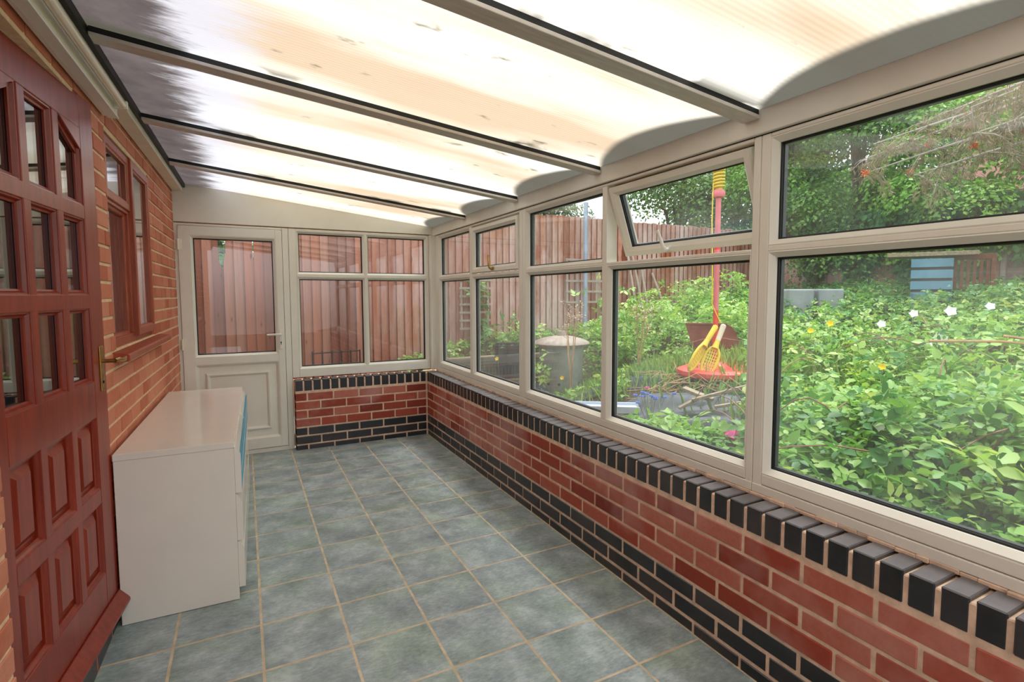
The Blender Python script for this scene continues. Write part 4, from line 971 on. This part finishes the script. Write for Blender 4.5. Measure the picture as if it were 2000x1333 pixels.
# conifer whose drooping brown sprays hang in front of the hedge
cf = empty('conifer', (7.1, 1.05, gz(7.1, 1.05))); tag(cf, 'old conifer with drooping brown sprays hanging before the hedge', 'tree')
rs = np.random.default_rng(21); mt = MB(); mp_ = MB(); parts = []; ot = []
mt.tube([(7.1, 1.05, gz(7.1, 1.05)-.1), (7.12, 1.05, 2.6), (7.05, 1.1, 4.6)], [.14, .11, .05], M['bark'], 10)
ends = [(5.9, 2.9, 2.55), (6.3, 3.6, 2.75), (5.6, 2.35, 2.75), (6.0, 2.5, 3.1), (6.5, 3.2, 3.2), (5.5, 2.0, 3.2), (6.0, 1.7, 2.7), (5.9, 3.3, 2.95), (6.4, 2.2, 2.6), (5.35, 1.75, 2.85), (6.7, 3.9, 3.0)]
for e in ends:
    e = Vector(e); s = Vector((7.08, 1.07, e.z+.35)); pts = [s, s.lerp(e, .4)+Vector((0, 0, .12)), s.lerp(e, .75)+Vector((0, 0, .06)), e]
    mp_.tube(pts, [.03, .022, .014, .006], M['palebranch'], 6)
    for k in range(26):
        t = .35+.65*rs.random(); i = min(2, int(t*3)); q = pts[i].lerp(pts[i+1], t*3-i)
        side = Vector((rs.normal(), rs.normal(), -.9*rs.random())).normalized(); tip = q+side*(.16+.2*rs.random())+Vector((0, 0, -.12*rs.random()))
        if k % 2 == 0: mp_.tube([q, q.lerp(tip, .5)+Vector((0, 0, .02)), tip], [.006, .004, .002], M['palebranch'], 4)
        n = 40 if (e.y > 2.2) else 14; tt = rs.random((n, 1)); P = np.array(q)[None]*(1-tt)+np.array(tip)[None]*tt+rs.normal(size=(n, 3))*.02
        dr = np.tile([0, 0, -.75], (n, 1))+rs.normal(size=(n, 3))*.45+np.array(side)[None]*.5
        parts.append(leaves(P, dr, rvec(n), .05+.045*rs.random(n), np.clip(rs.random(n)*.55+.45*rs.random(), 0, 1), False, .12))
        if rs.random() < .055: ot.append(tip)
mt.build('trunk', cf, smooth=True); mp_.build('branches', cf); leafobj('needles', parts, M['needle'], cf)
for p in ot:
    n = 40; leafobj('orange_tuft', [leaves(np.array(p)[None]+rs.normal(size=(n, 3))*.011, rvec(n), rvec(n), np.full(n, .04), rs.random(n), False, .5)], M['orange'], cf)
# distant brick house
hs = empty('brick_house', (17.0, 5.6, .5)); tag(hs, 'pinkish brick house far behind the hedge at the upper right', 'house')
HA = R(-18); FH = Fr((16.6, 7.2, 0), (math.sin(R(18)), -math.cos(R(18)), 0), (-math.cos(R(18)), -math.sin(R(18)), 0))
m = MB(); m.box(FH, 0, 9, .5, 8.6, -7, 0, M['house_far']); m.build('walls', hs)
m = MB(); m.poly(FH, [(-.3, 8.5), (9.3, 8.5), (4.5, 11.6)], -7.2, .25, M['roof_far']); m.build('roof', hs)
for uu in (1.6, 5.2):
    m = MB(); m.box(FH, uu, uu+1.3, 3.2, 4.5, -.05, .04, M['whiteplastic']); wq = m.build('window', hs); m = MB(); m.box(FH, uu+.1, uu+1.2, 3.3, 4.4, .0405, .05, M['gasket']); m.build('pane', wq)

# brambles: height of the growth above the ground
def azd(x, y): return np.degrees(np.arctan2(x, y)), np.hypot(x, y)
def lump(x, y): return .5+.25*np.sin(2.7*x+1.1*y)+.25*np.sin(3.9*y-1.3*x+1)
def scatter(n, x0, x1, y0, y1, keep, near=1.4):
    out = []; 
    while sum(len(o) for o in out) < n:
        x = RNG.uniform(x0, x1, n); y = RNG.uniform(y0, y1, n); p = keep(x, y)*np.clip((2.4/np.hypot(x, y))**near, .12, 1)
        k = RNG.random(n) < p; out.append(np.stack([x[k], y[k]], 1))
    return np.concatenate(out)[:n]
def clearzone(x, y):     # sheets, gutter, toy and bin stay visible
    a, d = azd(x, y); c = np.ones_like(x)
    c = np.where((a > 39) & (a < 50.8) & (d > 3.30) & (d < 4.75), 0, c)
    c = np.where((a > 42) & (a < 50.5) & (d > 4.3) & (d < 5.1), .04, c)
    c = np.where((np.hypot(x-2.28, y-3.15) < .45), 0, c)
    c = np.where(np.hypot(x-bx, y-by) < .36, 0, c)
    return c
def thicket(name, label, n, box, keep, hfun, size, mat, rndf=None, tilt=.5, near=1.4, power=.55, kind='stuff', catg='brambles'):
    xy = scatter(n, *box, keep, near); x, y = xy[:, 0], xy[:, 1]
    h = hfun(x, y)*(.75+.5*lump(x, y)); fr = RNG.random(n)**power; z = g(x, y)+.03+h*fr
    d = np.hypot(x, y); s = size*(.45+.95*RNG.random(n)**1.3)*(1-.18*sst(3, 5, d))
    rn = np.clip(.08+.14*sst(2.6, 4.2, d)+.58*fr*(.5+.5*lump(2.2*x, 2.2*y))+RNG.normal(size=n)*.15, 0, 1)  # leaf colour darkened low down and near the sill, painting in shade
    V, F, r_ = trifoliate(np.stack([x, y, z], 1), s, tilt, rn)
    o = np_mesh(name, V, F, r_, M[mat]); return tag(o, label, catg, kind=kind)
kA = lambda x, y: (azd(x, y)[0] > 50.8).astype(float)*(x < 8.2)
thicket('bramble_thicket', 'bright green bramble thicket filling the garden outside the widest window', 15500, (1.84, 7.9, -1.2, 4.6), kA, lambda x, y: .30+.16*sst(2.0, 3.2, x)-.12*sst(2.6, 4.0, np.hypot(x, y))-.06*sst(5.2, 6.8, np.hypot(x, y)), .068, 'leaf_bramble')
thicket('nettle_growth', 'darker green pointed leaves mixed through the brambles outside the widest window', 4200, (1.84, 7.0, -1.0, 4.2), kA, lambda x, y: .33+.14*sst(2.0, 3.2, x)-.12*sst(2.6, 4.0, np.hypot(x, y)), .062, 'leaf_deep', catg='weeds')
kB = lambda x, y: ((azd(x, y)[0] > 36) & (azd(x, y)[0] <= 50.8) & (y < 6.2)).astype(float)*clearzone(x, y)*np.where(azd(x, y)[1] > 5.4, 1, np.where(azd(x, y)[1] < 3.30, .9, .30))
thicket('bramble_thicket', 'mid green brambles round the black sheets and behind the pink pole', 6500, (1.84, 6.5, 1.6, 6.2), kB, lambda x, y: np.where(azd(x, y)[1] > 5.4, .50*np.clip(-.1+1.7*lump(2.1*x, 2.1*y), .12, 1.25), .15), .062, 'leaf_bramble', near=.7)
kC = lambda x, y: ((x > 1.9) | (y > 5.3)).astype(float)*((azd(x, y)[0] > 14) & (azd(x, y)[0] <= 36) & (y < 6.22)).astype(float)*clearzone(x, y)*np.where(np.hypot(x-3.55, y-4.5) < .5, 1, np.where(y > 5.75, .8, .10))
thicket('ground_weeds', 'low green weeds at the foot of the far fence and round the bin', 1500, (1.55, 4.3, 3.0, 6.22), kC, lambda x, y: np.where(np.hypot(x-3.55, y-4.5) < .5, .60, np.where(y > 5.75, .22, .12)), .055, 'leaf_bramble', near=0, catg='weeds')
# a row of nettle-like growth in front of the hedge
kD = lambda x, y: ((x > 6.2) & (x < 8.1) & (y > -.5)).astype(float)
thicket('hedge_undergrowth', 'tall undergrowth below the hedge at the back of the garden', 5200, (6.2, 8.1, .2, 6.2), kD, lambda x, y: .30+0*x, .065, 'leaf_deep', near=0, catg='undergrowth')
# ivy over the fence corner
n = 5200; uu = RNG.uniform(1.2, 7.4, n); vv = 2.6-1.15*RNG.random(n)**1.3*(.55+.45*np.sin(2.1*uu+1)**2); P = np.stack([8.18+RNG.normal(size=n)*.09, 6.25-uu*.47, vv], 1)
nn = np.tile([-1, 0, .45], (n, 1))+RNG.normal(size=(n, 3))*.4; nn /= np.linalg.norm(nn, axis=1, keepdims=True); dr = np.tile([0, 0, -1.], (n, 1))+RNG.normal(size=(n, 3))*.6; dr -= (dr*nn).sum(1, keepdims=True)*nn
tag(leafobj('ivy', [leaves(P, dr, nn, .06+.05*RNG.random(n), RNG.random(n)*.6, True)], M['leaf_deep']), 'dark ivy hanging over the side fence by its corner', 'ivy', kind='stuff')
# arching canes
rs = np.random.default_rng(5); mc = MB()
for i in range(75):
    a = R(rs.uniform(50, 92)); d = rs.uniform(2.3, 5.2); x, y = d*math.sin(a), d*math.cos(a)
    if x < 1.95: continue
    hd = rs.uniform(0, 6.28); L_ = rs.uniform(.35, .9); z = gz(x, y)+.22; hh = rs.uniform(.10, .24)
    pts = []
    for t in np.linspace(0, 1, 7):
        qx, qy = max(1.86, x+L_*t*math.cos(hd)), y+L_*t*math.sin(hd); pts.append((qx, qy, gz(qx, qy)+.20+hh*4*t*(1-t)*.9+.05*t))
    mc.tube(pts, [.0036]*4+[.003, .0025, .0015], M['cane'] if i % 3 else M['greencane'], 5)
tag(mc.build('bramble_canes'), 'thin arching bramble stems among the leaves outside the widest window', 'stems', kind='stuff')
# long grass
def grass(n, cx, cy, sx_, sy_, h, label, name='long_grass'):
    x = RNG.normal(cx, sx_, n); y = RNG.normal(cy, sy_, n); x = np.maximum(x, 1.9); P = np.stack([x, y, g(x, y)], 1)
    dr = np.tile([0, 0, 1.], (n, 1))+RNG.normal(size=(n, 3))*.30; nn = rvec(n)
    o = leafobj(name, [leaves(P, dr, nn, h*(.5+.7*RNG.random(n)), RNG.random(n), True, .035)], M['grass']); return tag(o, label, 'grass', kind='stuff')
grass(9000, 3.40, 3.95, .28, .28, .17, 'long pale grass between the bin and the yellow bats')
grass(1500, 2.75, 4.12, .20, .22, .08, 'short grass in front of the galvanised bin')
grass(5200, 4.0, 2.6, .45, .45, .26, 'tall grass patch among the brambles right of the rusty sheet')
grass(1500, 1.75, 6.0, .35, .08, .10, 'fringe of grass along the foot of the far fence')
# dead twig pile round the toy base
rs = np.random.default_rng(9); mtw = MB()
for i in range(120):
    a = R(rs.uniform(42, 50.5)); d = rs.uniform(4.05, 4.60); x, y = d*math.sin(a), d*math.cos(a); hd = rs.uniform(0, 6.28); L_ = rs.uniform(.15, .45); z = gz(x, y)+rs.uniform(.02, .16)
    mtw.tube([(x, y, z), (x+L_*.5*math.cos(hd), y+L_*.5*math.sin(hd), z+rs.uniform(-.02, .09)), (x+L_*math.cos(hd+.3), y+L_*math.sin(hd+.3), z+rs.uniform(-.03, .05))], [.004, .003, .002], M['dry'], 4)
tag(mtw.build('twig_pile'), 'tangle of dry twigs around the red toy base', 'twigs', kind='stuff')
# dry seed-head stalks
def stalks(x, y, h, n, seed, label):
    rs = np.random.default_rng(seed); z = gz(x, y); t = empty('dry_stalk_plant', (x, y, z)); tag(t, label, 'dry plant')
    for i in range(n):
        fl = []; m = MB(); bx_, by_ = rs.normal()*.10, rs.normal()*.10; hh = h*(1-.35*rs.random()*(i > 0)); p = [Vector((x, y, z)), Vector((x+bx_*.25, y+by_*.25, z+hh*.45)), Vector((x+bx_*.7, y+by_*.7, z+hh*.8)), Vector((x+bx_, y+by_, z+hh))]
        m.tube(p, [.006, .005, .004, .002], M['dry'], 5)
        for k in range(7):
            q = p[2].lerp(p[3], rs.random()); e = q+Vector((rs.normal()*.05, rs.normal()*.05, .03+.04*rs.random())); m.tube([q, e], [.002, .0015], M['dry'], 4); fl.append(e)
        sm = m.build('stem', t)
        for p in fl: leafobj('seed_head', [leaves(np.array(p)[None]+rs.normal(size=(7, 3))*.009, rvec(7), rvec(7), np.full(7, .022), rs.random(7), False, .7)], M['drypale'], sm)
stalks(2.70, 4.17, .94, 4, 31, 'dry stalk plant with pale seed heads in front of the bin')
stalks(3.20, 3.80, .72, 4, 33, 'dry brown stalk plant in the long grass right of the bin')
# climbing plant on the narrow trellis, plants in the pot
def leafy(name, label, pts, n, spread, size, mat, catg='plant', parent=None):
    pts = np.array(pts, float); i = RNG.integers(0, len(pts)-1, n); t = RNG.random((n, 1)); P = pts[i]*(1-t)+pts[i+1]*t+RNG.normal(size=(n, 3))*spread
    V, F, r_ = trifoliate(P, size*(.7+.5*RNG.random(n)), .6, RNG.random(n)*.7+.2)
    o = np_mesh(name, V, F, r_, M[mat], parent); return tag(o, label, catg) if parent is None else o
cl = empty('climbing_plant', (2.62, 6.1, gz(2.62, 6.1))); tag(cl, 'climbing plant with broad leaves on the narrow trellis', 'climber')
m = MB(); m.tube([(2.62, 6.1, gz(2.62, 6.1)-.02), (2.66, 6.15, 1.0), (2.58, 6.17, 1.3), (2.64, 6.18, 1.5)], [.008, .007, .005, .003], M['greencane'], 6); m.build('stem', cl)
leafy('foliage', None, [(2.62, 6.1, .75), (2.66, 6.12, 1.0), (2.58, 6.12, 1.3), (2.66, 6.14, 1.5)], 60, .07, .10, 'leaf_deep', parent=cl)
leafy('weed_plant', 'leafy weed right of the climber at the foot of the fence', [(2.95, 5.8, .62), (3.0, 5.8, .8), (3.1, 5.8, .95)], 60, .09, .085, 'leaf_bramble', 'weed')
leafy('leafy_weed', 'small leafy weed in the corner outside the far end of the long windows', [(2.08, 5.85, .55), (2.1, 5.85, .78)], 40, .08, .06, 'leaf_bramble', 'weed')
leafy('pot_plant', 'fine green plant growing in the black pot behind the bin', [(2.62, 5.25, .78), (2.66, 5.25, .95), (2.75, 5.25, 1.08)], 90, .08, .04, 'leaf_hedge', 'plant')
leafy('low_weed', 'low weed left of the bin below the black pot', [(2.42, 4.45, .42), (2.5, 4.4, .6), (2.45, 4.5, .72)], 45, .08, .06, 'leaf_bramble', 'weed')
leafy('tall_shrub', 'leafy shrub just right of the bin in front of the blue grey post', [(3.52, 4.62, .6), (3.56, 4.6, .95), (3.62, 4.6, 1.3)], 240, .16, .07, 'leaf_bramble', 'shrub')
# flowers
def flower(x, y, z, r_, mat, name, label, catg, n=5, grp=None, look=(-1, -.6, .5)):
    w = Vector(look).normalized(); u_ = w.cross(Vector((0, 0, 1))).normalized(); v_ = u_.cross(w); c = Vector((x, y, z)); m = MB()
    for i in range(n):
        a = 2*math.pi*i/n; d = u_*math.cos(a)+v_*math.sin(a); s = u_*-math.sin(a)+v_*math.cos(a)
        P = [c, c+d*r_*.6+s*r_*.42+w*r_*.25, c+d*r_+w*r_*.3, c+d*r_*.6-s*r_*.42+w*r_*.25]; P += [p-w*.002 for p in P]
        m.add(P, [(0, 1, 2, 3), (7, 6, 5, 4), (0, 4, 5, 1), (1, 5, 6, 2), (2, 6, 7, 3), (3, 7, 4, 0)], M[mat])
    m.tube([c-w*.02, c-w*.02-Vector((0, 0, .28))], .0025, M['greencane'], 4)
    return tag(m.build(name), label, catg, grp)
def can(az_, d, zadd=.0): 
    a = R(az_); x, y = d*math.sin(a), d*math.cos(a); return x, y
wf = [(66.2, 4.6, 1.06, .055, 'largest white bindweed flower, left of the dry twigs'), (66.8, 5.3, 1.24, .045, 'white bindweed flower above the largest one'), (64.3, 5.2, 1.22, .035, 'white flower left of the two highest bindweed flowers'), (62.0, 5.0, 1.14, .035, 'small white flower in the middle of the brambles'), (69.3, 5.4, 1.28, .035, 'white flower at the top right of the brambles'), (62.6, 2.75, .80, .045, 'white flower low near the sill of the widest window'), (65.4, 4.5, 1.04, .03, 'small white blossom beside the largest bindweed flower'), (53.5, 4.4, 1.02, .028, 'tiny white flower at the left edge of the widest pane')]
for a, d, z, r_, lb in wf: x, y = can(a, d); flower(x, y, z, r_, 'petal_w', 'white_flower', lb, 'flower', grp='white flowers in the brambles')
yf = [(58.0, 4.9, 1.14, .03, 'yellow flower high in the brambles of the widest pane'), (56.4, 4.7, 1.09, .026, 'yellow flower just left of the highest yellow one'), (62.2, 3.9, .93, .024, 'yellow flower lower in the middle of the brambles'), (32.0, 4.4, .68, .02, 'small yellow flower in front of the bin'), (24.9, 5.4, .72, .025, 'single yellow flower by the timber edging')]
for a, d, z, r_, lb in yf: x, y = can(a, d); flower(x, y, z, r_, 'petal_y', 'yellow_flower', lb, 'flower', grp='yellow flowers')
pf = [(66.7, 2.95, .80, .018, 'purple flower near the sill, first from the left'), (68.5, 3.0, .80, .018, 'purple flower near the sill, second from the left'), (70.2, 2.9, .76, .018, 'lowest purple flower near the sill'), (71.0, 3.2, .88, .018, 'purple flower at the right edge near the sill')]
for a, d, z, r_, lb in pf: x, y = can(a, d); flower(x, y, z, r_, 'petal_p', 'purple_flower', lb, 'flower', grp='purple flowers')
rs = np.random.default_rng(3); bl = MB(); be = empty('blue_flower_plant', (2.42, 2.75, gz(2.42, 2.75))); tag(be, 'small clump of blue flowers right of the white plastic channel', 'flowers')
for i in range(14):
    c = Vector((2.42+rs.normal()*.06, 2.74-rs.normal()*.07, gz(2.42, 2.74)+.20+rs.random()*.06)); m = MB()
    for k in range(5):
        a = 2*math.pi*k/5; m.tube([c, c+Vector((math.cos(a)*.014, math.sin(a)*.014, .004))], [.004, .007], M['petal_b'] if i else M['pinkbag'], 5)
    m.tube([c, (2.42, 2.74, gz(2.42, 2.74))], .002, M['greencane'], 4); m.build('blossom', be)
# dry twigs across the thicket at the right
for i, (p, q, lb) in enumerate((((3.55, 1.62, 1.10), (3.95, 1.10, 1.08), 'long dry straw coloured twig lying over the brambles at the right'), ((3.78, 1.36, 1.14), (3.90, 1.08, 1.06), 'short dry twig crossing the long one at the right'), ((3.7, 1.05, .92), (4.1, .85, .95), 'pale twig lower at the right edge of the brambles'))):
    m = MB(); m.tube([p, tuple((Vector(p)+Vector(q))/2+Vector((0, 0, .02))), q], [.009, .008, .005], M['dry'], 6); thing(m, 'dry_twig', lb, 'twig', smooth=True)

# ------------------------------------------------------------------ light: bright overcast sky and a soft high sun
w = bpy.data.worlds.new('overcast_sky'); sc.world = w; w.use_nodes = True; nt = w.node_tree; nt.nodes.clear()
out = nt.nodes.new('ShaderNodeOutputWorld'); bg = nt.nodes.new('ShaderNodeBackground')
tc = nt.nodes.new('ShaderNodeTexCoord'); sx3 = nt.nodes.new('ShaderNodeSeparateXYZ'); LK(nt, tc.outputs['Generated'], sx3.inputs[0])
mr = ramp(nt, math_(nt, 'ADD', math_(nt, 'MULTIPLY', sx3.outputs[2], .5), .5), [(.0, (.25, .25, .22)), (.48, (.4, .4, .38)), (.52, (.92, .95, 1.0)), (1.0, (1.0, .99, .97))])
LK(nt, mr.outputs[0], bg.inputs[0]); bg.inputs[1].default_value = SKY = 1.0; LK(nt, bg.outputs[0], out.inputs[0])
sd = bpy.data.lights.new('sun', 'SUN'); sd.energy = 1.5; sd.angle = R(24); sd.color = (1, .98, .95)
so = bpy.data.objects.new('sun', sd); COL.objects.link(so); so.rotation_euler = Vector((-.35, -.1, -1)).to_track_quat('-Z', 'Y').to_euler(); so.location = (4, 2, 8)

sc.view_settings.view_transform = 'Standard'; sc.view_settings.look = 'None'; sc.view_settings.gamma = 1; sc.view_settings.use_curve_mapping = False
sc.view_settings.exposure = 1.2
sc.cycles.max_bounces = 12; sc.cycles.transparent_max_bounces = 24; sc.cycles.diffuse_bounces = 6; sc.cycles.glossy_bounces = 5; sc.cycles.transmission_bounces = 8
sc.cycles.caustics_reflective = False; sc.cycles.caustics_refractive = False
sc.cycles.sample_clamp_indirect = 8.0
